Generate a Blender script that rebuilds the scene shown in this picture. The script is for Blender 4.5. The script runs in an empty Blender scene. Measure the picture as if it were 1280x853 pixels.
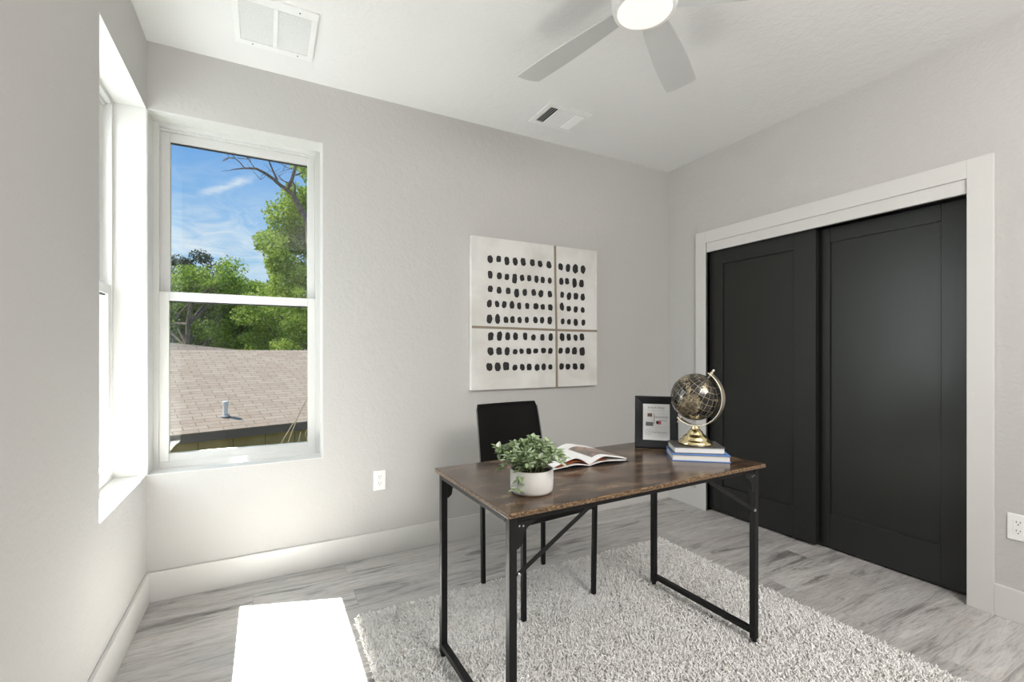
import bpy, bmesh, math, random
import numpy as np
from mathutils import Vector, Matrix, noise

random.seed(7); np.random.seed(7)
C = bpy.context.scene.collection
SC = bpy.context.scene
R = math.radians

# ------------------------------------------------------------------ camera
D, W, H = 2.825, 3.514, 2.74          # back wall, right wall, ceiling
cam_d = bpy.data.cameras.new('camera'); cam = bpy.data.objects.new('camera', cam_d); C.objects.link(cam)
cam.location = (0.5139, 0.0, 1.2207)
cam.rotation_euler = (R(90), 0, -0.4891)
cam_d.sensor_fit = 'HORIZONTAL'; cam_d.sensor_width = 36
cam_d.lens = 577.81 / 1280 * 36
cam_d.shift_y = (440.36 - 426.5) / 1280
cam_d.clip_start = 0.02; cam_d.clip_end = 300
SC.camera = cam

# ------------------------------------------------------------------ exposure
vs = SC.view_settings
vs.view_transform = 'Standard'; vs.look = 'None'; vs.gamma = 1.0; vs.use_curve_mapping = False
vs.exposure = 0.0
SC.cycles.max_bounces = 10; SC.cycles.diffuse_bounces = 6; SC.cycles.glossy_bounces = 4
SC.cycles.transparent_max_bounces = 16
SC.cycles.sample_clamp_indirect = 40.0
SC.cycles.caustics_reflective = False; SC.cycles.caustics_refractive = False
SC.cycles.use_denoising = True

# ------------------------------------------------------------------ lights
SUN_DIR = Vector((0.67, -0.255, -1.0)).normalized()
def lamp(name, kind, energy, color=(1, 1, 1), loc=(0, 0, 0), direction=None, **kw):
    d = bpy.data.lights.new(name, kind); d.energy = energy; d.color = color
    for k, v in kw.items(): setattr(d, k, v)
    o = bpy.data.objects.new(name, d); C.objects.link(o); o.location = loc
    if direction is not None: o.rotation_euler = Vector(direction).to_track_quat('-Z', 'Y').to_euler()
    return o
lamp('sun', 'SUN', 5.5, (1.0, 0.95, 0.87), (0, 0, 20), SUN_DIR, angle=R(0.6))
# added spot along the sun direction, boosting the floor patch through the left window
tgt = Vector((-0.15, 2.46, 1.1))
lamp('sun_boost_spot', 'SPOT', 330000, (1.0, 0.985, 0.97), tgt - SUN_DIR * 12.0, SUN_DIR,
     spot_size=R(9.5), spot_blend=0.05, shadow_soft_size=0.05)
# daylight entering the left window
lamp('daylight_left_window', 'AREA', 26, (0.95, 0.98, 1.0), (-0.235, 2.46, 1.51), (1, 0, 0),
     shape='RECTANGLE', size=0.66, size_y=1.72)
# added fill lamps behind the camera: one up at the ceiling, one forward
lamp('ceiling_bounce_fill', 'AREA', 41, (1.0, 0.985, 0.965), (1.7, -0.85, 1.9), (0.0, 0.0, 1),
     shape='RECTANGLE', size=0.9, size_y=0.9)
lamp('forward_fill', 'AREA', 58, (1.0, 0.985, 0.965), (1.9, -0.95, 2.3), (0.12, 0.8, -0.85),
     shape='RECTANGLE', size=1.3, size_y=0.8)

# ------------------------------------------------------------------ node helpers
class NT:
    def __init__(self, tree): self.t = tree; self.n = tree.nodes; self.l = tree.links
    def new(self, typ, **kw):
        n = self.n.new(typ)
        for k, v in kw.items(): setattr(n, k, v)
        return n
    def put(self, sock, v):
        if isinstance(v, bpy.types.NodeSocket): self.l.new(v, sock)
        elif v is not None: sock.default_value = v
    def math(self, op, a, b=None, c=None, clamp=False):
        n = self.new('ShaderNodeMath', operation=op); n.use_clamp = clamp
        for i, x in enumerate((a, b, c)):
            if x is not None: self.put(n.inputs[i], x)
        return n.outputs[0]
    def vmath(self, op, a, b=None):
        n = self.new('ShaderNodeVectorMath', operation=op); self.put(n.inputs[0], a)
        if b is not None: self.put(n.inputs[1], b)
        return n.outputs['Value'] if op in ('DOT_PRODUCT', 'LENGTH') else n.outputs[0]
    def mix(self, f, a, b, blend='MIX'):
        n = self.new('ShaderNodeMix', data_type='RGBA', blend_type=blend)
        self.put(n.inputs[0], f)
        for s, v in ((n.inputs[6], a), (n.inputs[7], b)):
            if isinstance(v, (tuple, list)) and len(v) == 3: v = (*v, 1)
            self.put(s, v)
        return n.outputs[2]
    def ramp(self, f, stops, interp='LINEAR'):
        n = self.new('ShaderNodeValToRGB'); r = n.color_ramp; r.interpolation = interp
        while len(r.elements) < len(stops): r.elements.new(0.5)
        for e, (p, c) in zip(r.elements, stops):
            e.position = p; e.color = (*c, 1) if len(c) == 3 else c
        self.put(n.inputs[0], f); return n.outputs[0]
    def noise(self, vec, scale, detail=4, rough=0.55, dist=0.0):
        n = self.new('ShaderNodeTexNoise'); self.put(n.inputs['Vector'], vec)
        n.inputs['Scale'].default_value = scale; n.inputs['Detail'].default_value = detail
        n.inputs['Roughness'].default_value = rough; n.inputs['Distortion'].default_value = dist
        return n.outputs[0]
    def mapping(self, vec, scale=(1, 1, 1), loc=(0, 0, 0), rot=(0, 0, 0)):
        n = self.new('ShaderNodeMapping'); self.put(n.inputs[0], vec)
        n.inputs['Location'].default_value = loc; n.inputs['Rotation'].default_value = rot
        n.inputs['Scale'].default_value = scale; return n.outputs[0]
    def obj(self): return self.new('ShaderNodeTexCoord').outputs['Object']
    def bump(self, h, strength=0.2, dist=0.01):
        n = self.new('ShaderNodeBump'); n.inputs['Strength'].default_value = strength
        n.inputs['Distance'].default_value = dist; self.put(n.inputs['Height'], h); return n.outputs[0]

def mat(name, color=(0.8, 0.8, 0.8), rough=0.5, metal=0.0, spec=0.5, coat=0.0, build=None, **kw):
    m = bpy.data.materials.new(name); m.use_nodes = True
    nt = NT(m.node_tree); b = m.node_tree.nodes['Principled BSDF']
    b.inputs['Base Color'].default_value = (*color, 1); b.inputs['Roughness'].default_value = rough
    b.inputs['Metallic'].default_value = metal; b.inputs['Specular IOR Level'].default_value = spec
    b.inputs['Coat Weight'].default_value = coat
    for k, v in kw.items(): b.inputs[k].default_value = v
    if build: build(nt, b)
    return m

# ------------------------------------------------------------------ world: blue sky with thin cirrus
def build_world():
    w = bpy.data.worlds.new('sky'); SC.world = w; w.use_nodes = True
    nt = NT(w.node_tree); bg = w.node_tree.nodes['Background']
    g = nt.new('ShaderNodeTexCoord').outputs['Generated']
    sp = nt.new('ShaderNodeSeparateXYZ'); nt.l.new(g, sp.inputs[0])
    x, y, z = sp.outputs
    el = nt.math('MULTIPLY', nt.math('ARCSINE', z), 180 / math.pi)
    az = nt.math('MULTIPLY', nt.math('ARCTAN2', x, y), 180 / math.pi)
    base = nt.ramp(nt.math('DIVIDE', el, 90, clamp=True),
                   [(0.0, (0.66, 0.84, 0.96)), (0.06, (0.50, 0.74, 0.95)), (0.14, (0.31, 0.57, 0.90)),
                    (0.23, (0.17, 0.42, 0.86)), (1.0, (0.10, 0.28, 0.68))])
    cv = nt.new('ShaderNodeCombineXYZ')
    nt.put(cv.inputs[0], az); nt.put(cv.inputs[1], el)
    def rot(cx, cy, ang):
        ca, sa = math.cos(R(ang)), math.sin(R(ang))
        dx = nt.math('SUBTRACT', az, cx); dy = nt.math('SUBTRACT', el, cy)
        u = nt.math('ADD', nt.math('MULTIPLY', dx, ca), nt.math('MULTIPLY', dy, sa))
        v = nt.math('SUBTRACT', nt.math('MULTIPLY', dy, ca), nt.math('MULTIPLY', dx, sa))
        return u, v
    wob = nt.math('SUBTRACT', nt.noise(nt.mapping(cv.outputs[0], (0.5, 0.9, 1)), 1.0, 4, 0.6), 0.5)
    # one feathered streak of cirrus
    u, v = rot(-3.6, 17.0, 28)
    v = nt.math('ADD', v, nt.math('MULTIPLY', wob, 1.0))
    gu = nt.math('DIVIDE', u, 2.6); gv = nt.math('DIVIDE', v, 0.42)
    e = nt.math('MULTIPLY', nt.math('ADD', nt.math('POWER', nt.math('ABSOLUTE', gu), 4.0), nt.math('MULTIPLY', gv, gv)), -1)
    streak = nt.math('POWER', 2.718, e)
    fib = nt.noise(nt.mapping(cv.outputs[0], (0.35, 2.2, 1), rot=(0, 0, R(-28))), 1.0, 5, 0.65, 0.6)
    streak = nt.math('MULTIPLY', streak, nt.math('ADD', nt.math('MULTIPLY', fib, 1.3), 0.12), clamp=True)
    # broken veil lower down
    veil = nt.noise(nt.mapping(cv.outputs[0], (0.22, 0.5, 1), rot=(0, 0, R(35))), 1.0, 6, 0.62, 1.2)
    veil = nt.math('MULTIPLY', nt.math('SUBTRACT', veil, 0.36), 3.2, clamp=True)
    fade = nt.ramp(nt.math('DIVIDE', el, 30, clamp=True), [(0.0, (1, 1, 1)), (0.40, (0.95,) * 3), (0.53, (0.25,) * 3), (0.7, (0.03,) * 3)])
    veil = nt.math('MULTIPLY', veil, fade)
    cl = nt.math('MAXIMUM', nt.math('MULTIPLY', streak, 0.8), nt.math('MULTIPLY', veil, 0.9), clamp=True)
    col = nt.mix(cl, base, (0.90, 0.94, 0.99))
    ground = nt.math('LESS_THAN', el, -0.5)
    col = nt.mix(ground, col, (0.18, 0.20, 0.12))
    nt.put(bg.inputs[0], col); bg.inputs[1].default_value = 1.0
build_world()

# ------------------------------------------------------------------ mesh helpers
class MB:
    def __init__(self): self.v = []; self.f = []; self.mi = []
    def add(self, vs, fs, mi=0, M=None):
        o = len(self.v)
        self.v += [tuple(M @ Vector(p)) if M is not None else tuple(p) for p in vs]
        self.f += [tuple(i + o for i in f) for f in fs]; self.mi += [mi] * len(fs); return self
    def box(self, x0, x1, y0, y1, z0, z1, mi=0, M=None):
        vs = [(x, y, z) for z in (z0, z1) for y in (y0, y1) for x in (x0, x1)]
        return self.add(vs, [(0, 2, 3, 1), (4, 5, 7, 6), (0, 1, 5, 4), (2, 6, 7, 3), (0, 4, 6, 2), (1, 3, 7, 5)], mi, M)
    def prism(self, poly, a0, a1, axis=2, mi=0, M=None):
        n = len(poly)
        def pt(p, a):
            return ((a, p[0], p[1]), (p[0], a, p[1]), (p[0], p[1], a))[axis]
        vs = [pt(p, a0) for p in poly] + [pt(p, a1) for p in poly]
        fs = [tuple(range(n))[::-1], tuple(range(n, 2 * n))] + [(i, (i + 1) % n, n + (i + 1) % n, n + i) for i in range(n)]
        return self.add(vs, fs, mi, M)
    def lathe(self, prof, n=32, mi=0, M=None):
        vs, fs = [], []
        for r, z in prof:
            for k in range(n):
                a = 2 * math.pi * k / n; vs.append((r * math.cos(a), r * math.sin(a), z))
        for j in range(len(prof) - 1):
            for k in range(n):
                k2 = (k + 1) % n
                fs.append((j * n + k, j * n + k2, (j + 1) * n + k2, (j + 1) * n + k))
        fs.append(tuple(range(n))[::-1]); m = (len(prof) - 1) * n; fs.append(tuple(range(m, m + n)))
        return self.add(vs, fs, mi, M)
    def tube(self, pts, rad, n=8, mi=0, M=None, phase=0.0):
        pts = [Vector(p) for p in pts]
        if not isinstance(rad, (list, tuple)): rad = [rad] * len(pts)
        vs, fs = [], []; up = None
        for i, p in enumerate(pts):
            t = (pts[min(i + 1, len(pts) - 1)] - pts[max(i - 1, 0)]).normalized()
            if up is None:
                up = Vector((0, 0, 1)) if abs(t.z) < 0.9 else Vector((1, 0, 0))
            s = t.cross(up).normalized(); up = s.cross(t).normalized()
            for k in range(n):
                a = 2 * math.pi * k / n + phase
                vs.append(tuple(p + (s * math.cos(a) + up * math.sin(a)) * rad[i]))
        for i in range(len(pts) - 1):
            for k in range(n):
                k2 = (k + 1) % n
                fs.append((i * n + k, i * n + k2, (i + 1) * n + k2, (i + 1) * n + k))
        fs.append(tuple(range(n))[::-1]); m = (len(pts) - 1) * n; fs.append(tuple(range(m, m + n)))
        return self.add(vs, fs, mi, M)
    def bar(self, a, b, w, t=None, mi=0, M=None):
        """square bar from a to b"""
        a, b = Vector(a), Vector(b); t = t or w; d = (b - a).normalized()
        up = Vector((0, 0, 1)) if abs(d.z) < 0.95 else Vector((0, 1, 0))
        s = d.cross(up).normalized() * (w / 2); u = s.normalized().cross(d).normalized() * (t / 2)
        vs = [tuple(p + s * i + u * j) for p in (a, b) for i, j in ((-1, -1), (1, -1), (1, 1), (-1, 1))]
        return self.add(vs, [(3, 2, 1, 0), (4, 5, 6, 7), (0, 1, 5, 4), (1, 2, 6, 5), (2, 3, 7, 6), (3, 0, 4, 7)], mi, M)
    def build(self, name, mats, parent=None, bevel=0.0, smooth=False, seg=2, angle=35):
        me = bpy.data.meshes.new(name); me.from_pydata(self.v, [], self.f); me.update()
        ms = mats if isinstance(mats, (list, tuple)) else [mats]
        for m in ms: me.materials.append(m)
        if len(ms) > 1: me.polygons.foreach_set('material_index', self.mi)
        bm = bmesh.new(); bm.from_mesh(me); bmesh.ops.recalc_face_normals(bm, faces=bm.faces); bm.to_mesh(me); bm.free()
        if smooth:
            me.polygons.foreach_set('use_smooth', [True] * len(me.polygons))
            try: me.set_sharp_from_angle(angle=R(angle))
            except Exception: pass
        o = bpy.data.objects.new(name, me); C.objects.link(o)
        if parent is not None: o.parent = parent
        if bevel:
            b = o.modifiers.new('bevel', 'BEVEL'); b.width = bevel; b.segments = seg; b.limit_method = 'ANGLE'; b.angle_limit = R(40)
        return o

def thing(name, label, cat, loc=(0, 0, 0), rz=0.0, group=None):
    o = bpy.data.objects.new(name, None); C.objects.link(o); o.empty_display_size = 0.1
    o.location = loc; o.rotation_euler = (0, 0, rz); return tag(o, label, cat, group)
def tag(o, label, cat, group=None):
    o['label'] = label; o['category'] = cat
    if group: o['group'] = group
    return o
def struct(o): o['kind'] = 'structure'; return o
def numpy_mesh(name, verts, quads, m, parent=None, smooth=False):
    me = bpy.data.meshes.new(name); nv, nf = len(verts), len(quads); k = quads.shape[1]
    me.vertices.add(nv); me.vertices.foreach_set('co', verts.astype(np.float32).ravel())
    me.loops.add(nf * k); me.loops.foreach_set('vertex_index', quads.astype(np.int32).ravel())
    me.polygons.add(nf); me.polygons.foreach_set('loop_start', np.arange(0, nf * k, k, dtype=np.int32))
    me.polygons.foreach_set('loop_total', np.full(nf, k, dtype=np.int32))
    if smooth: me.polygons.foreach_set('use_smooth', np.ones(nf, dtype=bool))
    me.materials.append(m); me.update(calc_edges=True); me.validate()
    o = bpy.data.objects.new(name, me); C.objects.link(o)
    if parent is not None: o.parent = parent
    return o

# ------------------------------------------------------------------ materials
def b_wall(nt, b):
    v = nt.obj(); h = nt.noise(v, 60, 3, 0.5); h2 = nt.noise(v, 18, 2, 0.5)
    nt.put(b.inputs['Normal'], nt.bump(nt.math('ADD', h, h2), 0.4, 0.005))
M_wall = mat('greige_paint', (0.50, 0.49, 0.473), 0.7, spec=0.3, build=b_wall)
M_ceil = mat('white_ceiling_paint', (0.80, 0.795, 0.785), 0.85, spec=0.2, build=b_wall)
M_trim = mat('white_trim_paint', (0.62, 0.61, 0.59), 0.35, spec=0.4)
M_reveal = mat('white_reveal_paint', (0.64, 0.633, 0.61), 0.5, spec=0.3)
M_vinyl = mat('white_vinyl', (0.58, 0.578, 0.56), 0.3, spec=0.5)
M_blade = mat('matte_white_blade', (0.58, 0.58, 0.57), 0.5)
M_white = mat('white_plastic', (0.83, 0.83, 0.82), 0.35)
M_gasket = mat('dark_gasket', (0.03, 0.03, 0.028), 0.6)
M_void = mat('dark_slot', (0.01, 0.01, 0.01), 0.9)
def b_floor(nt, b):
    v = nt.obj()
    br = nt.new('ShaderNodeTexBrick'); nt.put(br.inputs['Vector'], nt.mapping(v, loc=(0.31, 0.07, 0)))
    br.offset = 0.37; br.offset_frequency = 2
    br.inputs['Scale'].default_value = 1.0; br.inputs['Brick Width'].default_value = 1.22
    br.inputs['Row Height'].default_value = 0.182; br.inputs['Mortar Size'].default_value = 0.0012
    br.inputs['Mortar Smooth'].default_value = 0.3
    br.inputs['Color1'].default_value = (0, 0, 0, 1); br.inputs['Color2'].default_value = (1, 1, 1, 1)
    br.inputs['Mortar'].default_value = (0.5, 0.5, 0.5, 1)
    pid = br.outputs['Color']; mort = br.outputs['Fac']
    off = nt.vmath('MULTIPLY', pid, (7.3, 3.1, 5.7))
    p = nt.vmath('ADD', v, off)
    grain = nt.noise(nt.mapping(p, (0.9, 6.5, 1)), 1.5, 9, 0.66, 1.7)
    fine = nt.noise(nt.mapping(p, (5, 70, 1)), 2.0, 5, 0.65, 0.8)
    cloud = nt.noise(nt.mapping(p, (1.0, 3.0, 1)), 1.7, 3, 0.5, 0.8)
    c = nt.ramp(grain, [(0.29, (0.10, 0.094, 0.09)), (0.38, (0.26, 0.248, 0.24)), (0.46, (0.45, 0.436, 0.422)), (0.60, (0.54, 0.528, 0.512)), (0.76, (0.68, 0.668, 0.65))])
    c = nt.mix(nt.math('MULTIPLY', nt.math('SUBTRACT', cloud, 0.45), 1.6, clamp=True), c, (0.52, 0.465, 0.43))
    c = nt.mix(nt.ramp(fine, [(0.36, (0.45,) * 3), (0.52, (0, 0, 0))]), c, (0.17, 0.155, 0.145))
    tone = nt.math('ADD', nt.math('MULTIPLY', pid, 0.16), 0.90)
    tn = nt.new('ShaderNodeCombineColor')
    for i in range(3): nt.put(tn.inputs[i], tone)
    c = nt.mix(1.0, c, tn.outputs[0], 'MULTIPLY')
    kn = nt.new('ShaderNodeTexVoronoi'); nt.put(kn.inputs['Vector'], nt.mapping(p, (1.2, 3.2, 1))); kn.inputs['Scale'].default_value = 2.2
    k = nt.ramp(kn.outputs['Distance'], [(0.0, (0.75,) * 3), (0.06, (0.0,) * 3)])
    c = nt.mix(k, c, (0.12, 0.10, 0.09))
    c = nt.mix(nt.math('MULTIPLY', mort, 0.55), c, (0.16, 0.15, 0.14))
    nt.put(b.inputs['Base Color'], c)
    nt.put(b.inputs['Normal'], nt.bump(nt.math('SUBTRACT', nt.math('MULTIPLY', fine, 0.3), mort), 0.25, 0.002))
M_floor = mat('grey_oak_planks', rough=0.38, spec=0.4, build=b_floor)
def b_door(nt, b):
    v = nt.obj(); n = nt.noise(nt.mapping(v, (1, 40, 1.2)), 3, 3, 0.5)
    nt.put(b.inputs['Roughness'], nt.math('ADD', nt.math('MULTIPLY', n, 0.08), 0.27))
M_door = mat('black_door_paint', (0.013, 0.0138, 0.012), 0.3, spec=0.45, build=b_door)
def b_desk(nt, b):
    v = nt.obj()
    a = nt.noise(nt.mapping(v, (3.0, 8.0, 4)), 2.0, 6, 0.62, 0.5)
    f = nt.noise(nt.mapping(v, (6, 30, 10)), 3, 4, 0.6, 0.3)
    c = nt.ramp(a, [(0.36, (0.018, 0.010, 0.006)), (0.45, (0.055, 0.031, 0.018)), (0.54, (0.12, 0.073, 0.042)), (0.66, (0.22, 0.145, 0.09))])
    c = nt.mix(nt.math('MULTIPLY', f, 0.35), c, (0.045, 0.028, 0.018))
    nt.put(b.inputs['Base Color'], c)
    nt.put(b.inputs['Normal'], nt.bump(f, 0.06, 0.001))
M_desk = mat('rustic_brown_laminate', rough=0.2, spec=0.75, build=b_desk)
def b_edge(nt, b):
    v = nt.obj(); a = nt.noise(nt.mapping(v, (1, 1, 2)), 90, 3, 0.6)
    nt.put(b.inputs['Base Color'], nt.ramp(a, [(0.38, (0.03, 0.018, 0.01)), (0.5, (0.13, 0.075, 0.035)), (0.66, (0.30, 0.19, 0.10))]))
M_edge = mat('mottled_brown_edge', rough=0.35, build=b_edge)
M_blackmetal = mat('black_metal', (0.009, 0.009, 0.0095), 0.45, spec=0.25)
M_screw = mat('steel_screw', (0.6, 0.6, 0.6), 0.25, 1.0)
M_leather = mat('black_faux_leather', (0.005, 0.0048, 0.0042), 0.6, spec=0.12,
    build=lambda nt, b: nt.put(b.inputs['Normal'], nt.bump(nt.noise(nt.obj(), 220, 3), 0.1, 0.001)))
M_piping = mat('grey_piping', (0.12, 0.12, 0.12), 0.5)
def b_pile(nt, b):
    g = nt.new('ShaderNodeNewGeometry').outputs['Random Per Island']
    nt.put(b.inputs['Base Color'], nt.ramp(g, [(0.0, (0.62, 0.59, 0.55)), (0.25, (0.82, 0.80, 0.775)), (1.0, (0.92, 0.91, 0.895))]))
M_pile = mat('ivory_yarn', rough=0.9, spec=0.1, build=b_pile)
M_backing = mat('rug_backing', (0.62, 0.60, 0.57), 0.95, spec=0.1)
def b_canvas(nt, b):
    v = nt.obj(); a = nt.noise(v, 3.5, 4, 0.6, 0.5)
    nt.put(b.inputs['Base Color'], nt.ramp(a, [(0.35, (0.60, 0.585, 0.55)), (0.6, (0.70, 0.69, 0.665))]))
    nt.put(b.inputs['Normal'], nt.bump(nt.noise(v, 240, 2), 0.15, 0.001))
M_canvas = mat('off_white_canvas', rough=0.75, spec=0.2, build=b_canvas)
M_ink = mat('black_paint', (0.008, 0.008, 0.008), 0.6)
M_band = mat('taupe_cloth_tape', (0.25, 0.205, 0.145), 0.7)
M_frame = mat('charcoal_frame', (0.013, 0.014, 0.016), 0.5, spec=0.3)
M_paper = mat('white_paper', (0.80, 0.79, 0.78), 0.6)
M_pageedge = mat('page_edges', (0.76, 0.74, 0.70), 0.7, build=lambda nt, b: nt.put(b.inputs['Base Color'],
    nt.ramp(nt.noise(nt.mapping(nt.obj(), (1, 1, 900)), 1.0, 2), [(0.4, (0.66, 0.64, 0.60)), (0.6, (0.82, 0.80, 0.77))])))
M_greycover = mat('grey_book_cover', (0.075, 0.068, 0.063), 0.5)
M_bluecover = mat('blue_book_cover', (0.10, 0.22, 0.50), 0.5)
M_gold = mat('polished_gold', (0.86, 0.73, 0.42), 0.16, 1.0)
M_satin = mat('satin_champagne_metal', (0.80, 0.72, 0.58), 0.3, 1.0)
def b_globe(nt, b):
    v = nt.obj(); sp = nt.new('ShaderNodeSeparateXYZ'); nt.l.new(v, sp.inputs[0]); x, y, z = sp.outputs
    lon = nt.math('DIVIDE', nt.math('ARCTAN2', y, x), R(15))
    lat = nt.math('DIVIDE', nt.math('ARCTAN2', z, nt.math('SQRT', nt.math('ADD', nt.math('MULTIPLY', x, x), nt.math('MULTIPLY', y, y)))), R(15))
    def line(t, wd):
        fr = nt.math('ABSOLUTE', nt.math('SUBTRACT', nt.math('FRACT', t), 0.5))
        return nt.math('GREATER_THAN', fr, 0.5 - wd)
    grid = nt.math('MAXIMUM', line(lon, 0.035), line(lat, 0.03))
    a = nt.noise(v, 9.0, 8, 0.66, 0.5)
    land = nt.ramp(a, [(0.535, (0, 0, 0)), (0.55, (1, 1, 1))])
    dots = nt.ramp(nt.noise(v, 95, 3, 0.7), [(0.5, (0, 0, 0)), (0.56, (1, 1, 1))])
    coast = nt.ramp(a, [(0.50, (0, 0, 0)), (0.535, (1, 1, 1))])
    g = nt.math('MAXIMUM', nt.math('MAXIMUM', nt.math('MULTIPLY', land, nt.math('ADD', nt.math('MULTIPLY', dots, 0.6), 0.15)), nt.math('MULTIPLY', grid, 0.6)), nt.math('MULTIPLY', nt.math('MULTIPLY', coast, dots), 0.7), clamp=True)
    nt.put(b.inputs['Base Color'], nt.mix(g, (0.012, 0.011, 0.010), (0.72, 0.60, 0.40)))
    nt.put(b.inputs['Metallic'], g)
M_globe = mat('black_and_gold_map', rough=0.24, spec=0.6, build=b_globe)
def b_pot(nt, b):
    nt.put(b.inputs['Normal'], nt.bump(nt.noise(nt.obj(), 60, 3), 0.08, 0.001))
M_pot = mat('matte_white_ceramic', (0.62, 0.60, 0.575), 0.6, spec=0.3, build=b_pot)
M_soil = mat('dark_soil', (0.035, 0.022, 0.014), 0.95, build=lambda nt, b: nt.put(b.inputs['Normal'], nt.bump(nt.noise(nt.obj(), 150, 3), 1.0, 0.006)))
def leafmat(name, stops, trans=0.35, rough=0.6):
    m = bpy.data.materials.new(name); m.use_nodes = True; nt = NT(m.node_tree)
    m.node_tree.nodes.remove(m.node_tree.nodes['Principled BSDF'])
    g = nt.new('ShaderNodeNewGeometry').outputs['Random Per Island']
    c = nt.ramp(g, stops)
    d = nt.new('ShaderNodeBsdfPrincipled'); nt.put(d.inputs['Base Color'], c); d.inputs['Roughness'].default_value = rough
    d.inputs['Specular IOR Level'].default_value = 0.25
    t = nt.new('ShaderNodeBsdfTranslucent'); nt.put(t.inputs[0], c)
    x = nt.new('ShaderNodeMixShader'); x.inputs[0].default_value = trans
    nt.l.new(d.outputs[0], x.inputs[1]); nt.l.new(t.outputs[0], x.inputs[2])
    nt.l.new(x.outputs[0], nt.n['Material Output'].inputs[0]); return m
M_leaf = leafmat('sage_leaf', [(0, (0.24, 0.33, 0.16)), (0.5, (0.42, 0.52, 0.30)), (0.8, (0.50, 0.58, 0.40)), (1, (0.62, 0.67, 0.58))], 0.2)
M_stem = mat('green_stem', (0.16, 0.20, 0.08), 0.6)
M_t1 = leafmat('fresh_green_leaves', [(0, (0.17, 0.27, 0.03)), (0.5, (0.43, 0.56, 0.08)), (1, (0.68, 0.78, 0.20))], 0.4)
M_t2 = leafmat('deep_green_leaves', [(0, (0.14, 0.23, 0.025)), (0.5, (0.35, 0.50, 0.06)), (1, (0.58, 0.70, 0.15))], 0.4)
M_t3 = leafmat('yellow_green_leaves', [(0, (0.24, 0.34, 0.05)), (0.5, (0.48, 0.60, 0.11)), (1, (0.68, 0.76, 0.24))], 0.4)
M_t4 = leafmat('dark_needles', [(0, (0.04, 0.06, 0.025)), (1, (0.12, 0.15, 0.06))], 0.2)
def b_bark(nt, b):
    a = nt.noise(nt.mapping(nt.obj(), (6, 6, 2)), 3, 4, 0.6)
    nt.put(b.inputs['Base Color'], nt.ramp(a, [(0.35, (0.10, 0.075, 0.058)), (0.65, (0.32, 0.25, 0.20))]))
M_bark = mat('grey_brown_bark', rough=0.9, spec=0.1, build=b_bark)
M_twig = mat('pale_dry_stem', (0.55, 0.42, 0.28), 0.8)
def b_shingle(nt, b):
    v = nt.obj(); br = nt.new('ShaderNodeTexBrick'); nt.put(br.inputs['Vector'], v)
    br.offset = 0.43; br.inputs['Scale'].default_value = 1.0; br.inputs['Brick Width'].default_value = 0.30
    br.inputs['Row Height'].default_value = 0.105; br.inputs['Mortar Size'].default_value = 0.008; br.inputs['Mortar Smooth'].default_value = 0.5
    br.inputs['Color1'].default_value = (0.44, 0.325, 0.235, 1); br.inputs['Color2'].default_value = (0.56, 0.44, 0.335, 1)
    br.inputs['Mortar'].default_value = (0.15, 0.11, 0.08, 1)
    n = nt.noise(v, 9, 4, 0.6)
    nt.put(b.inputs['Base Color'], nt.mix(0.35, br.outputs['Color'], nt.ramp(n, [(0.3, (0.40, 0.30, 0.215)), (0.7, (0.60, 0.48, 0.37))])))
M_shingle = mat('tan_asphalt_shingles', rough=0.9, spec=0.1, build=b_shingle)
M_fascia = mat('dark_grey_fascia', (0.17, 0.12, 0.09), 0.7)
def b_board(nt, b):
    v = nt.obj(); w = nt.new('ShaderNodeTexWave'); w.bands_direction = 'X'; w.wave_profile = 'SAW'
    nt.put(w.inputs['Vector'], v); w.inputs['Scale'].default_value = 0.72; w.inputs['Distortion'].default_value = 0
    k = nt.ramp(w.outputs['Fac'], [(0.0, (1, 1, 1)), (0.035, (0, 0, 0))])
    c = nt.ramp(nt.noise(nt.mapping(v, (2, 2, 0.6)), 2, 3), [(0.35, (0.34, 0.235, 0.09)), (0.65, (0.46, 0.33, 0.14))])
    nt.put(b.inputs['Base Color'], nt.mix(k, c, (0.06, 0.045, 0.03)))
M_board = mat('brown_board_siding', rough=0.8, spec=0.1, build=b_board)
M_pvc = mat('white_pvc', (0.86, 0.82, 0.78), 0.5)
M_lead = mat('grey_flashing', (0.35, 0.34, 0.33), 0.6)
M_grass = mat('lawn_green', (0.10, 0.16, 0.04), 0.95, build=lambda nt, b: nt.put(b.inputs['Base Color'],
    nt.ramp(nt.noise(nt.obj(), 2.5, 5), [(0.35, (0.06, 0.10, 0.025)), (0.65, (0.16, 0.22, 0.06))])))
M_stucco = mat('white_stucco', (0.65, 0.63, 0.6), 0.9)
def mk_glass():
    m = bpy.data.materials.new('window_glass'); m.use_nodes = True; nt = NT(m.node_tree)
    m.node_tree.nodes.remove(m.node_tree.nodes['Principled BSDF'])
    lw_ = nt.new('ShaderNodeLayerWeight')
    f = nt.math('ADD', nt.math('MULTIPLY', nt.math('POWER', lw_.outputs['Facing'], 5.0), 0.9), 0.035)
    t = nt.new('ShaderNodeBsdfTransparent'); t.inputs[0].default_value = (0.96, 0.98, 0.97, 1)
    g = nt.new('ShaderNodeBsdfGlossy'); g.inputs['Roughness'].default_value = 0.02
    x = nt.new('ShaderNodeMixShader'); nt.l.new(f, x.inputs[0])
    nt.l.new(t.outputs[0], x.inputs[1]); nt.l.new(g.outputs[0], x.inputs[2])
    nt.l.new(x.outputs[0], nt.n['Material Output'].inputs[0]); return m
M_glass = mk_glass()
M_lens = mat('lit_opal_lens', (0.9, 0.86, 0.8), 0.5)
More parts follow.
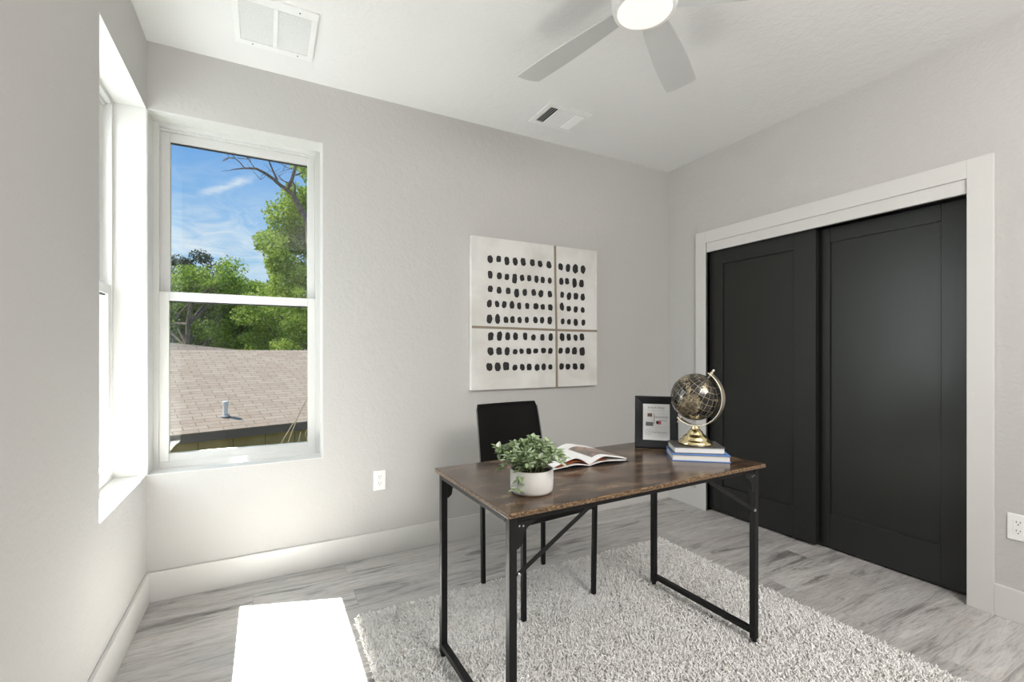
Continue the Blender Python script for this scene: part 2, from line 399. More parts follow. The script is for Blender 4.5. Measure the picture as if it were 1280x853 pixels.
def _lens():
    b = M_lens.node_tree.nodes['Principled BSDF']
    b.inputs['Base Color'].default_value = (0.25, 0.23, 0.2, 1); b.inputs['Emission Color'].default_value = (1.0, 0.86, 0.73, 1); b.inputs['Emission Strength'].default_value = 1.12
_lens()

# ------------------------------------------------------------------ room shell
T = 0.205                                    # wall thickness
YF = -1.6                                    # front wall, behind the camera
Z0, Z1 = 0.617, 2.41                         # window opening
struct(MB().box(-T, W + 0.9, YF - T, D + T, -0.2, 0.0).build('floor', M_floor))
struct(MB().box(-T, W + 0.9, YF - T, D + T, H, H + 0.2).build('ceiling', M_ceil))
mb = MB()
mb.box(0, W + 0.9, D, D + T, 0, Z0); mb.box(0, W + 0.9, D, D + T, Z1, H); mb.box(0.80, W + 0.9, D, D + T, Z0, Z1)
struct(mb.build('wall_back', M_wall))
mb = MB()
mb.box(-T, 0, YF, 2.10, 0, H)
mb.box(-T, 0, 2.10, D, 0, Z0); mb.box(-T, 0, 2.10, D, Z1, H); mb.box(-T, 0, D, D + T, 0, H)
struct(mb.build('wall_left', M_wall))
mb = MB()
CY0, CY1, CZ = 0.938, 2.437, 2.062           # closet opening
mb.box(W, W + 0.12, YF, CY0, 0, H); mb.box(W, W + 0.12, CY1, D, 0, H); mb.box(W, W + 0.12, CY0, CY1, CZ, H)
struct(mb.build('wall_right', M_wall))
struct(MB().box(-T, W + 0.9, YF - T, YF, 0, H).build('wall_front', M_wall))
mb = MB(); mb.box(W + 0.75, W + 0.87, 0.4, D, 0, H); mb.box(W + 0.12, W + 0.75, 0.4, 0.5, 0, H)
struct(mb.build('wall_closet', M_wall))
# baseboards
BT, BH = 0.015, 0.145
def bb(name, x0, x1, y0, y1): return struct(MB().box(x0, x1, y0, y1, 0, BH).build(name, M_trim, bevel=0.002))
bb('baseboard_back', 0, W, D - BT, D); bb('baseboard_left', 0, BT, YF, D - BT)
mb = MB(); mb.box(W - BT, W, YF, 0.844, 0, BH); mb.box(W - BT, W, 2.53, D - BT, 0, BH)
struct(mb.build('baseboard_right', M_trim, bevel=0.002))
# closet casing
mb = MB(); cx = W - 0.018
mb.box(cx, W, 0.844, CY0, 0, 2.149); mb.box(cx, W, CY1, 2.53, 0, 2.149); mb.box(cx, W, CY0, CY1, 2.059, 2.149)
struct(mb.build('trim_1', M_trim, bevel=0.0015))
mb = MB()                                    # jambs and the fascia board that hides the door track
mb.box(cx + 0.004, W + 0.119, CY1, CY1 + 0.012, 0, 2.06); mb.box(cx + 0.004, W + 0.12, CY0 - 0.012, CY0, 0, 2.06)
mb.box(W - 0.008, W + 0.012, CY0, CY1, 1.989, 2.06)
struct(mb.build('trim_2', M_trim, bevel=0.001))
struct(MB().box(W + 0.02, W + 0.115, CY0, CY1, 2.035, 2.06).build('trim_3', M_gasket))

# sliding closet doors: shaker doors, stiles and rails round a recessed panel
def closet_door(name, x, y0, y1, z0, z1, py0, py1, pz0, pz1):
    th = 0.034; mb = MB()
    mb.box(x, x + th, y0, py0, z0, z1); mb.box(x, x + th, py1, y1, z0, z1)
    mb.box(x, x + th, py0, py1, z0, pz0); mb.box(x, x + th, py0, py1, pz1, z1)
    d = struct(mb.build(name, M_door, bevel=0.0025))
    MB().box(x + 0.012, x + 0.022, py0 - 0.004, py1 + 0.004, pz0 - 0.004, pz1 + 0.004).build('door_panel', M_door, d)
    return d
closet_door('door_1', W + 0.028, 1.655, 2.44, 0.018, 2.03, 1.794, 2.325, 0.215, 1.885)
closet_door('door_2', W + 0.080, 0.935, 1.72, 0.012, 1.99, 1.068, 1.60, 0.22, 1.90)

# ------------------------------------------------------------------ windows (single hung, white vinyl)
def window(name, fl, fr, to_world, liner, big=True):
    """built in local u (along the wall), d (outwards), z; to_world maps (u,d,z) boxes"""
    def bx(mb, u0, u1, d0, d1, z0, z1): 
        a = to_world(u0, d0); b = to_world(u1, d1)
        mb.box(min(a[0], b[0]), max(a[0], b[0]), min(a[1], b[1]), max(a[1], b[1]), z0, z1)
    root = MB(); f = 0.028
    bx(root, fl, fl + f, 0.125, 0.205, Z0, Z1); bx(root, fr - f, fr, 0.125, 0.205, Z0, Z1)
    bx(root, fl + f, fr - f, 0.125, 0.205, Z1 - 0.026, Z1); bx(root, fl + f, fr - f, 0.125, 0.205, Z0, Z0 + 0.036)
    # stop beads seen as fine steps
    bx(root, fl + f, fl + f + 0.007, 0.16, 0.205, 1.53, Z1 - 0.026); bx(root, fr - f - 0.007, fr - f, 0.16, 0.205, 1.53, Z1 - 0.026)
    bx(root, fl + f, fr - f, 0.145, 0.16, Z1 - 0.036, Z1 - 0.026)
    w = struct(root.build(name, M_vinyl, bevel=0.0015))
    def sash(nm, u0, u1, d0, d1, z0, z1, st, bot, top):
        m = MB(); bx(m, u0, u0 + st, d0, d1, z0, z1); bx(m, u1 - st, u1, d0, d1, z0, z1)
        bx(m, u0 + st, u1 - st, d0, d1, z0, z0 + bot); bx(m, u0 + st, u1 - st, d0, d1, z1 - top, z1)
        s = m.build(nm, M_vinyl, w, bevel=0.002)
        g = MB(); dm = (d0 + d1) / 2; bx(g, u0 + st - 0.003, u1 - st + 0.003, dm, dm + 0.004, z0 + bot - 0.003, z1 - top + 0.003)
        g.build('glass_pane', M_glass, s)
        k = MB(); bx(k, u0 + st, u1 - st, dm - 0.004, dm + 0.008, z1 - top - 0.006, z1 - top)
        k.build('gasket', M_gasket, s)
        return s
    sash('lower_sash', fl + f, fr - f, 0.128, 0.158, Z0 + 0.034, 1.535, 0.042, 0.042, 0.047)
    sash('upper_sash', fl + f + 0.004, fr - f - 0.004, 0.165, 0.195, 1.49, Z1 - 0.03, 0.038, 0.045, 0.052)
    li = MB(); t = 0.004                       # painted lining of the recess
    bx(li, fl, fl + t, 0.0, 0.125, Z0, Z1) if liner[0] else None
    bx(li, fr - t, fr, 0.0, 0.125, Z0, Z1) if liner[1] else None
    bx(li, fl, fr, 0.0, 0.125, Z1 - t, Z1)
    li.build('recess_lining', M_reveal, w)
    si = MB(); bx(si, fl, fr, 0.0, 0.125, Z0, Z0 + t); si.build('window_sill', M_reveal, w, bevel=0.001)
    return w
window('window_1', 0.0, 0.80, lambda u, d: (u, D + d), (True, True))
window('window_2', 0.0, 0.725, lambda u, d: (-d, D - u), (True, True))
# unseen overhang added to block high sun at the two window walls
EZ = 2.78; e = 0.88
mb = MB(); mb.box(-T - e, -T, YF - 1, D + T + 0.75, EZ, EZ + 0.18); mb.box(-T, W + 2, D + T, D + T + 0.75, EZ, EZ + 0.18)
tag(mb.build('sun_block_overhang', M_stucco), 'unseen white stucco overhang added to block high sun outside the two corner windows', 'sun blocker')

# ------------------------------------------------------------------ rug
RX0, RX1, RY0, RY1 = 0.87, 2.755, -0.55, 2.175
rug = tag(MB().box(RX0, RX1, RY0, RY1, 0.0005, 0.012).build('area_rug', M_backing), 'ivory and grey shag area rug under the desk and chair', 'rug')
def pile():
    n1 = 95000
    x = np.random.uniform(RX0, RX1, n1); y = np.random.uniform(0.25, RY1, n1)
    a = np.random.uniform(0, 2 * np.pi, n1)
    lean = np.random.uniform(0.25, 1.0, n1); L = np.random.uniform(0.016, 0.028, n1)
    # neighbouring tufts lean together a little, as trodden pile does
    a += 2.5 * np.sin(x * 9.1 + 2 * np.sin(y * 5.3)) * np.cos(y * 7.7)
    ts = np.array([0.0, 0.45, 0.8, 1.0]); rr = np.array([0.0026, 0.0034, 0.0032, 0.0018])
    curl = np.random.uniform(-1.2, 1.2, n1)
    V = np.zeros((n1, 4, 3, 3)); S = 3
    px, py, pz = x.copy(), y.copy(), np.full(n1, 0.010)
    prev = 0
    for i, t in enumerate(ts):
        dt = (t - prev) * L; prev = t
        th = lean * (0.35 + 1.35 * t)                 # angle off vertical
        hd = a + curl * t
        px = px + dt * np.sin(th) * np.cos(hd); py = py + dt * np.sin(th) * np.sin(hd); pz = pz + dt * np.cos(th)
        sx, sy = -np.sin(hd), np.cos(hd)
        ux, uy, uz = -np.cos(th) * np.cos(hd), -np.cos(th) * np.sin(hd), np.sin(th)
        for k in range(S):
            q = 2 * np.pi * k / S; c, s = np.cos(q) * rr[i], np.sin(q) * rr[i]
            V[:, i, k, 0] = px + c * sx + s * ux; V[:, i, k, 1] = py + c * sy + s * uy; V[:, i, k, 2] = pz + s * uz
    base = (np.arange(n1) * 12)[:, None]
    q = []
    for i in range(3):
        for k in range(3):
            k2 = (k + 1) % 3; q.append([i * 3 + k, i * 3 + k2, (i + 1) * 3 + k2, (i + 1) * 3 + k])
    q = np.array(q)
    F = (base[:, :, None] + q[None]).reshape(-1, 4)
    o = numpy_mesh('shag_pile', V.reshape(-1, 3), F, M_pile, rug, smooth=True); o['kind'] = 'stuff'
    return o
pile()

# ------------------------------------------------------------------ desk
FZ = 0.032                                     # feet sink into the pile
desk = thing('writing_desk', 'rustic brown wood-top desk with black metal frame on the shag rug', 'desk', (1.706, 1.462, FZ), R(1.4))
ht = 0.733
mb = MB(); mb.box(-0.6, 0.6, -0.3, 0.3, ht - 0.015, ht)
top = mb.build('desktop', [M_desk, M_edge], desk, bevel=0.003, seg=3)
for p in top.data.polygons: p.material_index = 0 if abs(p.normal.z) > 0.5 else 1
lw = 0.025; LX, YA, YB = 0.572, -0.266, 0.276; rz = ht - 0.015
for sx in (-1, 1):
    for yy in (YA, YB):
        lg = MB().bar((sx * LX, yy, 0.012), (sx * LX, yy, rz), lw).build('leg', M_blackmetal, desk, bevel=0.002)
        MB().lathe([(0.009, 0), (0.011, 0.002), (0.011, 0.011), (0.006, 0.013)], 12, M=Matrix.Translation((sx * LX, yy, 0))).build('levelling_foot', M_blackmetal, lg)
    MB().bar((sx * LX, YA + lw / 2, rz - lw / 2), (sx * LX, YB - lw / 2, rz - lw / 2), lw).build('side_rail', M_blackmetal, desk, bevel=0.002)
    MB().bar((sx * LX, YA + lw / 2, 0.042), (sx * LX, YB - lw / 2, 0.042), lw, 0.022).build('foot_rail', M_blackmetal, desk, bevel=0.002)
for yy in (YA, YB):
    MB().box(-LX + lw / 2, LX - lw / 2, yy - 0.0095, yy + 0.0095, rz - 0.022, rz).build('apron_rail', M_blackmetal, desk, bevel=0.0015)
    for sx in (-1, 1):
        xi = LX - lw / 2
        g = [(xi, rz - 0.022), (xi - 0.062, rz - 0.022), (xi - 0.058, rz - 0.030), (xi - 0.036, rz - 0.042), (xi - 0.022, rz - 0.062), (xi - 0.018, rz - 0.088), (xi - 0.004, rz - 0.100), (xi, rz - 0.100)]
        g = [(sx * a, b) for a, b in g]
        gp = MB().prism(g, yy - 0.0115, yy - 0.0085, 1).build('gusset_plate', M_blackmetal, desk)
        s = MB()
        for (qx, qz) in ((xi - 0.007, rz - 0.032), (xi - 0.020, rz - 0.034)):
            s.lathe([(0.0035, 0), (0.003, 0.0025), (0.001, 0.003)], 10, M=Matrix.Translation((sx * qx, yy - 0.0115, qz)) @ Matrix.Rotation(R(90), 4, 'X'))
        s.build('screw', M_screw, gp, smooth=True)
        if yy == YB: continue
        a, b = (sx * (xi - 0.004), yy - 0.012, rz - 0.172), (sx * (xi - 0.275), yy - 0.004, rz - 0.020)
        br = MB().bar(a, b, 0.004, 0.014).build('brace', M_blackmetal, desk, bevel=0.001)
        s = MB(); s.lathe([(0.006, 0), (0.006, 0.006), (0.003, 0.008)], 12, M=Matrix.Translation((a[0] , yy - 0.012, a[2])) @ Matrix.Rotation(R(90), 4, 'X'))
        s.build('bolt', M_screw, br, smooth=True)

# ------------------------------------------------------------------ chair
chair = thing('dining_chair', 'black faux-leather chair with thin square legs pushed under the desk', 'chair', (1.712, 2.0, 0.030), R(5.3))
SZ = 0.445
def cushion(w0, w1, d, t, crown):
    """rounded padded slab, w0 front width, w1 rear width"""
    mb = MB(); nx, ny = 14, 14; vs = []
    def sec(side):
        for j in range(ny + 1):
            v = j / ny; y = -d / 2 + d * v; w = w0 + (w1 - w0) * v
            for i in range(nx + 1):
                u = i / nx; x = (u - 0.5) * w
                e = min(1, min(u, 1 - u) * 9) * min(1, min(v, 1 - v) * 9); e = math.sqrt(max(0, 1 - (1 - e) ** 2))
                vs.append((x, y, side * (t / 2 * (0.35 + 0.65 * e)) + (crown * math.sin(math.pi * u) * math.sin(math.pi * v) if side > 0 else -crown * 1.2 * math.sin(math.pi * v))))
    sec(1); sec(-1); n = (nx + 1) * (ny + 1); fs = []
    for j in range(ny):
        for i in range(nx):
            a = j * (nx + 1) + i; fs.append((a, a + 1, a + nx + 2, a + nx + 1)); fs.append((n + a, n + a + nx + 1, n + a + nx + 2, n + a + 1))
    rim = [i for i in range(nx + 1)] + [j * (nx + 1) + nx for j in range(1, ny + 1)] + [ny * (nx + 1) + i for i in range(nx - 1, -1, -1)] + [j * (nx + 1) for j in range(ny - 1, 0, -1)]
    for k in range(len(rim)):
        a, b = rim[k], rim[(k + 1) % len(rim)]; fs.append((a, n + a, n + b, b))
    mb.add(vs, fs); return mb
seat = cushion(0.425, 0.39, 0.40, 0.05, 0.006)
seat.v = [(x, y - 0.01, z + SZ - 0.012) for x, y, z in seat.v]; seat.build('seat', M_leather, chair, smooth=True, angle=80)
mb = MB()
mb.bar((-0.205, -0.205, SZ - 0.008), (0.205, -0.205, SZ - 0.008), 0.02); mb.bar((-0.19, 0.19, SZ - 0.02), (0.19, 0.19, SZ - 0.02), 0.02)
mb.bar((-0.205, -0.195, SZ - 0.014), (-0.19, 0.18, SZ - 0.02), 0.02); mb.bar((0.205, -0.195, SZ - 0.014), (0.19, 0.18, SZ - 0.02), 0.02)
mb.build('seat_frame', M_blackmetal, chair, bevel=0.002)
for sx in (-1, 1):
    MB().bar((sx * 0.209, -0.198, 0), (sx * 0.214, -0.202, SZ + 0.002), 0.021).build('leg', M_blackmetal, chair, bevel=0.003)
    mb = MB().bar((sx * 0.193, 0.190, 0), (sx * 0.195, 0.195, SZ), 0.021); mb.build('leg', M_blackmetal, chair, bevel=0.003)
def backrest():
    mb = MB(); n, m = 12, 16; vs = []; t = 0.022
    def P(u, v, side):
        z = SZ - 0.02 + v * 0.485
        w = 0.203 + (-0.008) * v + 0.004 * math.sin(v * 3.1)
        e = 1.0
        if v > 0.94: e = 1 - 0.045 * ((v - 0.94) / 0.06) ** 2.2
        x = 0.010 + (u * 2 - 1) * w * e
        y = 0.205 + 0.075 * v ** 1.6 + 0.016 * (1 - (2 * u - 1) ** 2) 
        ed = min(1, min(u, 1 - u) * 12) * min(1, (1 - v) * 22)
        ed = math.sqrt(max(0, 1 - (1 - ed) ** 2))
        return (x, y + side * t / 2 * (0.4 + 0.6 * ed), z)
    for s in (-1, 1):
        for j in range(m + 1):
            for i in range(n + 1): vs.append(P(i / n, j / m, s))
    N = (n + 1) * (m + 1); fs = []
    for j in range(m):
        for i in range(n):
            a = j * (n + 1) + i; fs.append((a, a + 1, a + n + 2, a + n + 1)); fs.append((N + a, N + a + n + 1, N + a + n + 2, N + a + 1))
    rim = list(range(n + 1)) + [j * (n + 1) + n for j in range(1, m + 1)] + [m * (n + 1) + i for i in range(n - 1, -1, -1)] + [j * (n + 1) for j in range(m - 1, 0, -1)]
    for k in range(len(rim)):
        a, b = rim[k], rim[(k + 1) % len(rim)]; fs.append((a, N + a, N + b, b))
    mb.add(vs, fs); bk = mb.build('backrest', M_leather, chair, smooth=True, angle=80)
    for s, u in ((-1, 0.0), (1, 1.0)):
        MB().tube([Vector(P(u, j / 20, 0)) + Vector((s * 0.002, -0.004, 0)) for j in range(20)], 0.0035, 6).build('piping', M_piping, bk, smooth=True)
backrest()

# ------------------------------------------------------------------ canvas with brush marks
art = thing('canvas_painting', 'square off-white canvas with rows of black brush dabs on the back wall', 'painting', (2.212, D, 1.474))
AX, AZ = 2.212, 1.474
MARKS = [(1.831,1.84,0.043,0.055),(1.895,1.846,0.04,0.047),(1.957,1.839,0.041,0.059),(2.02,1.842,0.042,0.06),(2.084,1.845,0.043,0.06),(2.157,1.846,0.043,0.052),(2.22,1.843,0.041,0.05),(2.294,1.842,0.045,0.056),(2.394,1.838,0.043,0.054),(2.458,1.836,0.043,0.063),(2.524,1.834,0.052,0.073),(2.593,1.835,0.049,0.068),(1.831,1.737,0.039,0.058),(1.9,1.734,0.04,0.05),(1.956,1.731,0.038,0.048),(2.016,1.723,0.041,0.074),(2.075,1.733,0.039,0.048),(2.132,1.735,0.037,0.049),(2.191,1.733,0.038,0.055),(2.242,1.731,0.038,0.05),(2.301,1.731,0.038,0.047),(2.4,1.732,0.039,0.054),(2.45,1.737,0.04,0.049),(2.516,1.729,0.045,0.076),(2.58,1.73,0.046,0.062),(1.832,1.642,0.042,0.046),(1.898,1.637,0.04,0.05),(1.967,1.637,0.042,0.048),(2.032,1.625,0.045,0.068),(2.096,1.635,0.042,0.054),(2.167,1.638,0.043,0.049),(2.227,1.634,0.045,0.056),(2.302,1.634,0.041,0.05),(2.407,1.636,0.036,0.051),(2.467,1.629,0.044,0.06),(2.529,1.632,0.045,0.055),(2.591,1.63,0.042,0.055),(1.825,1.543,0.039,0.055),(1.883,1.543,0.037,0.047),(1.937,1.543,0.04,0.05),(1.996,1.543,0.041,0.059),(2.052,1.538,0.036,0.051),(2.116,1.541,0.036,0.046),(2.186,1.542,0.044,0.049),(2.242,1.54,0.042,0.044),(2.306,1.54,0.042,0.05),(2.405,1.549,0.04,0.06),(2.465,1.537,0.044,0.042),(2.527,1.536,0.041,0.049),(2.591,1.533,0.038,0.046),(1.826,1.441,0.046,0.063),(1.887,1.443,0.04,0.072),(1.95,1.44,0.041,0.048),(2.0,1.442,0.039,0.051),(2.055,1.442,0.036,0.046),(2.112,1.444,0.037,0.046),(2.182,1.446,0.041,0.05),(2.237,1.446,0.038,0.049),(2.301,1.447,0.042,0.058),(2.412,1.443,0.036,0.048),(2.467,1.442,0.037,0.045),(2.527,1.439,0.041,0.058),(2.597,1.441,0.038,0.049),(1.835,1.325,0.046,0.063),(1.901,1.329,0.043,0.069),(1.962,1.328,0.044,0.059),(2.023,1.328,0.042,0.057),(2.099,1.33,0.039,0.057),(2.166,1.323,0.04,0.046),(2.239,1.324,0.041,0.052),(2.309,1.328,0.041,0.059),(2.407,1.329,0.044,0.06),(2.465,1.33,0.04,0.057),(2.526,1.327,0.041,0.049),(2.584,1.332,0.045,0.058),(1.834,1.226,0.049,0.06),(1.897,1.227,0.047,0.058),(1.959,1.225,0.044,0.061),(2.02,1.223,0.042,0.04),(2.07,1.227,0.036,0.04),(2.129,1.227,0.044,0.046),(2.184,1.229,0.047,0.04),(2.249,1.231,0.048,0.043),(2.306,1.229,0.042,0.047),(2.394,1.231,0.039,0.048),(2.454,1.231,0.044,0.051),(2.516,1.229,0.049,0.057),(2.586,1.225,0.053,0.068),(1.825,1.122,0.049,0.055),(1.887,1.122,0.047,0.064),(1.951,1.124,0.053,0.062),(2.018,1.114,0.042,0.045),(2.076,1.116,0.043,0.048),(2.132,1.117,0.043,0.052),(2.196,1.113,0.044,0.052),(2.251,1.115,0.041,0.052),(2.306,1.114,0.038,0.041),(2.402,1.117,0.043,0.051),(2.458,1.115,0.047,0.048),(2.522,1.114,0.048,0.052),(2.586,1.113,0.045,0.052)]
def marks():
    mb = MB().box(1.699 - AX, 2.724 - AX, -0.04, -0.001, 0.970 - AZ, 1.984 - AZ); rnd = random.Random(3)
    for (x, z, w, h) in MARKS:
        n = 18; ph = rnd.uniform(0, 6.28); pts = []
        skew = rnd.uniform(-0.2, 0.2); ex = rnd.uniform(2.2, 3.6)
        for k in range(n):
            a = 2 * math.pi * k / n
            ca, sa = math.cos(a), math.sin(a)
            r = (abs(ca) ** ex + abs(sa) ** ex) ** (-1 / ex) * rnd.uniform(0.86, 1.06)
            r = min(r, 1.12)
            pts.append((x - AX + ca * r * w * 0.47 + skew * sa * w * 0.3, z - AZ + sa * r * h * 0.48))
        mb.prism(pts, -0.0412, -0.0398, 1, 1)
    return mb
marks().build('stretched_canvas', [M_canvas, M_ink], art)
def band(pts, w, vertical):
    mb = MB(); rnd = random.Random(5)
    for k in range(len(pts) - 1):
        (a, b), (c, d) = pts[k], pts[k + 1]
        if vertical: mb.prism([(a - w / 2, b), (a + w / 2, b), (c + w / 2, d), (c - w / 2, d)], -0.0425, -0.0398, 1)
        else: mb.prism([(a, b - w / 2), (c, d - w / 2), (c, d + w / 2), (a, b + w / 2)], -0.0420, -0.0398, 1)
    return mb
band([(2.345 - AX, 1.984 - AZ), (2.348 - AX, 1.75 - AZ), (2.357 - AX, 1.4 - AZ), (2.361 - AX, 0.970 - AZ)], 0.017, True).build('taupe_band', M_band, art)
band([(1.699 - AX, 1.385 - AZ), (2.0 - AX, 1.383 - AZ), (2.4 - AX, 1.379 - AZ), (2.724 - AX, 1.380 - AZ)], 0.016, False).build('taupe_band', M_band, art)

# ------------------------------------------------------------------ potted plant
PZ = FZ + ht                                   # desk top height
pot = thing('potted_plant', 'small leafy sage-green plant in a white ceramic pot on the desk', 'plant', (1.282, 1.306, PZ))
MB().lathe([(0.052, 0), (0.062, 0.001), (0.067, 0.006), (0.0695, 0.014), (0.0705, 0.03), (0.0705, 0.0745), (0.069, 0.0765), (0.066, 0.0765), (0.065, 0.074), (0.064, 0.060), (0.0, 0.060)], 64).build('pot', M_pot, pot, smooth=True, angle=50)
def soil():
    mb = MB(); pr = [(0.064 * (1 - k / 8), 0.0675 + 0.006 * math.sin(k / 8 * math.pi / 2)) for k in range(8)] + [(0.001, 0.0735)]
    mb.lathe([(0.064, 0.061)] + pr, 40); return mb
soil().build('soil', M_soil, pot, smooth=True)
def plant():
    rnd = random.Random(11); st = MB(); lf = MB()
    def leaf(p, d, up, L, wd):
        d = d.normalized(); s = d.cross(up)
        if s.length < 1e-3: s = d.cross(Vector((1, 0, 0)))
        s.normalize(); n = s.cross(d).normalized()
        cup = rnd.uniform(0.1, 0.35) * wd; droop = rnd.uniform(-0.05, 0.25) * L
        cs = [(0, 0), (0.22, 0.34), (0.45, 0.5), (0.72, 0.34), (1, 0)]
        vs = []
        for t, w in cs:
            c = p + d * (t * L) - n * (droop * t * t)
            vs.append(tuple(c))
            if 0 < t < 1:
                vs.append(tuple(c + s * w * wd + n * cup * w * 2)); vs.append(tuple(c - s * w * wd + n * cup * w * 2))
        # 0 base, 1 c,2 l,3 r, 4 c,5,6, 7 c,8,9, 10 tip
        lf.add(vs, [(0, 2, 1), (0, 1, 3), (1, 2, 5, 4), (1, 4, 6, 3), (4, 5, 8, 7), (4, 7, 9, 6), (7, 8, 10), (7, 10, 9)])
    def stem(base, az, spread, height, droop, n, rm=1.0):
        pts = []; d = Vector((math.cos(az), math.sin(az), 0))
        for k in range(n + 1):
            t = k / n
            p = base + d * (spread * t ** 1.1) + Vector((0, 0, height * math.sin(t * math.pi * 0.5) - droop * t * t))
            p += Vector((rnd.uniform(-1, 1), rnd.uniform(-1, 1), rnd.uniform(-1, 1))) * 0.0022
            pts.append(p)
        st.tube([tuple(p) for p in pts], [0.0016] * n + [0.0008], 5)
        for k in range(1, n + 1):
            tan = (pts[k] - pts[k - 1]).normalized()
            for q in range(3 if k < n else 5):
                aa = rnd.uniform(0, 6.28)
                r = Vector((math.cos(aa), math.sin(aa), rnd.uniform(-0.1, 0.9)))
                dd = (tan * rnd.uniform(0.3, 0.9) + r * 0.9)
                L = rnd.uniform(0.020, 0.031) * rm
                leaf(pts[k], dd, Vector((0, 0, 1)), L, L * rnd.uniform(0.55, 0.72))
    for k in range(46):
        az = k * 2.399 + rnd.uniform(-.2, .2); q = math.sqrt((k + 0.5) / 46)
        b = Vector((math.cos(az) * 0.04 * q, math.sin(az) * 0.04 * q, 0.067))
        stem(b, az, 0.074 * q, 0.102 * (1 - 0.34 * q * q) * rnd.uniform(0.85, 1.1), 0.022 * q, 6)
    # the two trailing shoots at the left and right rim
    for az, sp, h, dr, n in ((R(160), 0.060, 0.045, 0.045, 6), (R(205), 0.045, 0.05, 0.10, 8), (R(-30), 0.062, 0.055, 0.035, 6), (R(150), 0.075, 0.080, 0.02, 7)):
        stem(Vector((math.cos(az) * 0.035, math.sin(az) * 0.035, 0.076)), az, sp, h, dr, n)
    st.build('stems', M_stem, pot); lf.build('foliage', M_leaf, pot)
plant()

# ------------------------------------------------------------------ open magazine
mag = thing('open_magazine', 'open picture magazine lying beside the potted plant on the desk', 'magazine', (1.650, 1.476, PZ), R(-1.5))
def sheet(side, scale, lift, thick, x1, L, m, name, parent, band_=None):
    """curved page block on one side of the spine"""
    mb = MB(); n = 16; P = []
    for i in range(n + 1):
        t = i / n; x = t * x1
        z = lift + scale * (0.034 * math.sin(math.pi * min(1, t / 0.42) * 0.5) * (1 if t < 0.42 else 1) - 0.0) * (1 if t < 0.42 else (1 - 0.78 * ((t - 0.42) / 0.58) ** 1.1)) 
        P.append((x, z))
    ny = 8; y0, y1 = 0.002, L
    for mi, (a, b) in enumerate(((0, 1),)):
        vs = []
        for j in range(ny + 1):
            yy = y0 + (y1 - y0) * j / ny
            for x, z in P: vs.append((side * x, yy, z))
            for x, z in P: vs.append((side * x, yy, z - thick))
        w = 2 * (n + 1); fs, mis = [], []
        for j in range(ny):
            for i in range(n):
                a_ = j * w + i
                fs.append((a_, a_ + 1, a_ + w + 1, a_ + w)); mis.append(1 if band_ and band_[0] <= j < band_[1] and i > 2 else 0)
                fs.append((a_ + n + 1, a_ + w + n + 1, a_ + w + n + 2, a_ + n + 2)); mis.append(0)
            a_ = j * w + n; fs.append((a_, a_ + n + 1, a_ + w + n + 1, a_ + w)); mis.append(0)
        for i in range(n): fs.append((i, i + n + 1, i + n + 2, i + 1)); mis.append(0); o = ny * w; fs.append((o + i, o + i + 1, o + i + n + 2, o + i + n + 1)); mis.append(0)
        mb.add(vs, fs); mb.mi = mis
    return mb.build(name, m, parent, smooth=True, angle=60)
M_orange = mat('orange_printed_page', (0.42, 0.13, 0.05), 0.4)
M_photo = mat('printed_photo_page', (0.2, 0.15, 0.13), 0.35, build=lambda nt, b: nt.put(b.inputs['Base Color'],
    nt.ramp(nt.noise(nt.mapping(nt.obj(), (14, 9, 1)), 1.5, 4, 0.6, 1.0), [(0.35, (0.13, 0.115, 0.105)), (0.52, (0.26, 0.21, 0.18)), (0.60, (0.50, 0.24, 0.16)), (0.72, (0.70, 0.62, 0.58))])))
cv = MB(); cv.box(-0.178, 0.196, -0.002, 0.286, 0.0005, 0.002); cv.build('cover', M_ink, mag)
sheet(-1, 0.30, 0.006, 0.003, 0.172, 0.280, M_paper, 'lower_pages', mag); sheet(1, 0.28, 0.006, 0.003, 0.185, 0.280, M_paper, 'lower_pages', mag)
sheet(-1, 0.62, 0.006, 0.0006, 0.150, 0.279, M_orange, 'printed_page', mag); sheet(1, 0.52, 0.006, 0.0006, 0.12, 0.279, M_orange, 'printed_page', mag)
sheet(-1, 1.0, 0.0085, 0.003, 0.172, 0.281, M_paper, 'upper_pages', mag)
sheet(1, 0.80, 0.0085, 0.003, 0.188, 0.281, [M_paper, M_photo], 'upper_pages', mag, (1, 6))

# ------------------------------------------------------------------ books and globe
def book(name, label, nl, ang, w, d, t, cov, z):
    o = thing(name, label, 'book', (nl[0], nl[1], z), ang, 'books under the globe')
    c = MB(); c.box(0, w, 0, d, 0, 0.003); c.box(0, w, 0, d, t - 0.003, t); c.box(0, w, d - 0.004, d, 0.003, t - 0.003)
    c.build('cover', cov, o, bevel=0.0008)
    MB().box(0.004, w - 0.004, 0.004, d - 0.004, 0.0031, t - 0.0031).build('pages', M_pageedge, o)
    return o
book('hardback_book', 'blue hardback book lying on the desk, bottom of the stack of two', (2.018, 1.397), R(-38.8), 0.232, 0.172, 0.028, M_bluecover, PZ)
book('hardback_book', 'dark grey hardback book right under the globe, top of the stack', (2.036, 1.402), R(-36.3), 0.206, 0.150, 0.028, M_greycover, PZ + 0.028)
gz = PZ + 0.0562
globe = thing('desk_globe', 'black and gold globe on a polished gold stand on the books', 'globe', (2.158, 1.396, gz))
MB().lathe([(0.066, 0), (0.069, 0.003), (0.0695, 0.008), (0.067, 0.014), (0.060, 0.020), (0.055, 0.0225), (0.0535, 0.024), (0.0525, 0.030), (0.047, 0.036), (0.039, 0.042), (0.036, 0.0435), (0.034, 0.046), (0.029, 0.055), (0.022, 0.062), (0.0185, 0.066), (0.0165, 0.067), (0.015, 0.078), (0.0135, 0.080), (0.006, 0.0805), (0.0055, 0.0815), (0.004, 0.082)], 64).build('stand', M_gold, globe, smooth=True, angle=50)
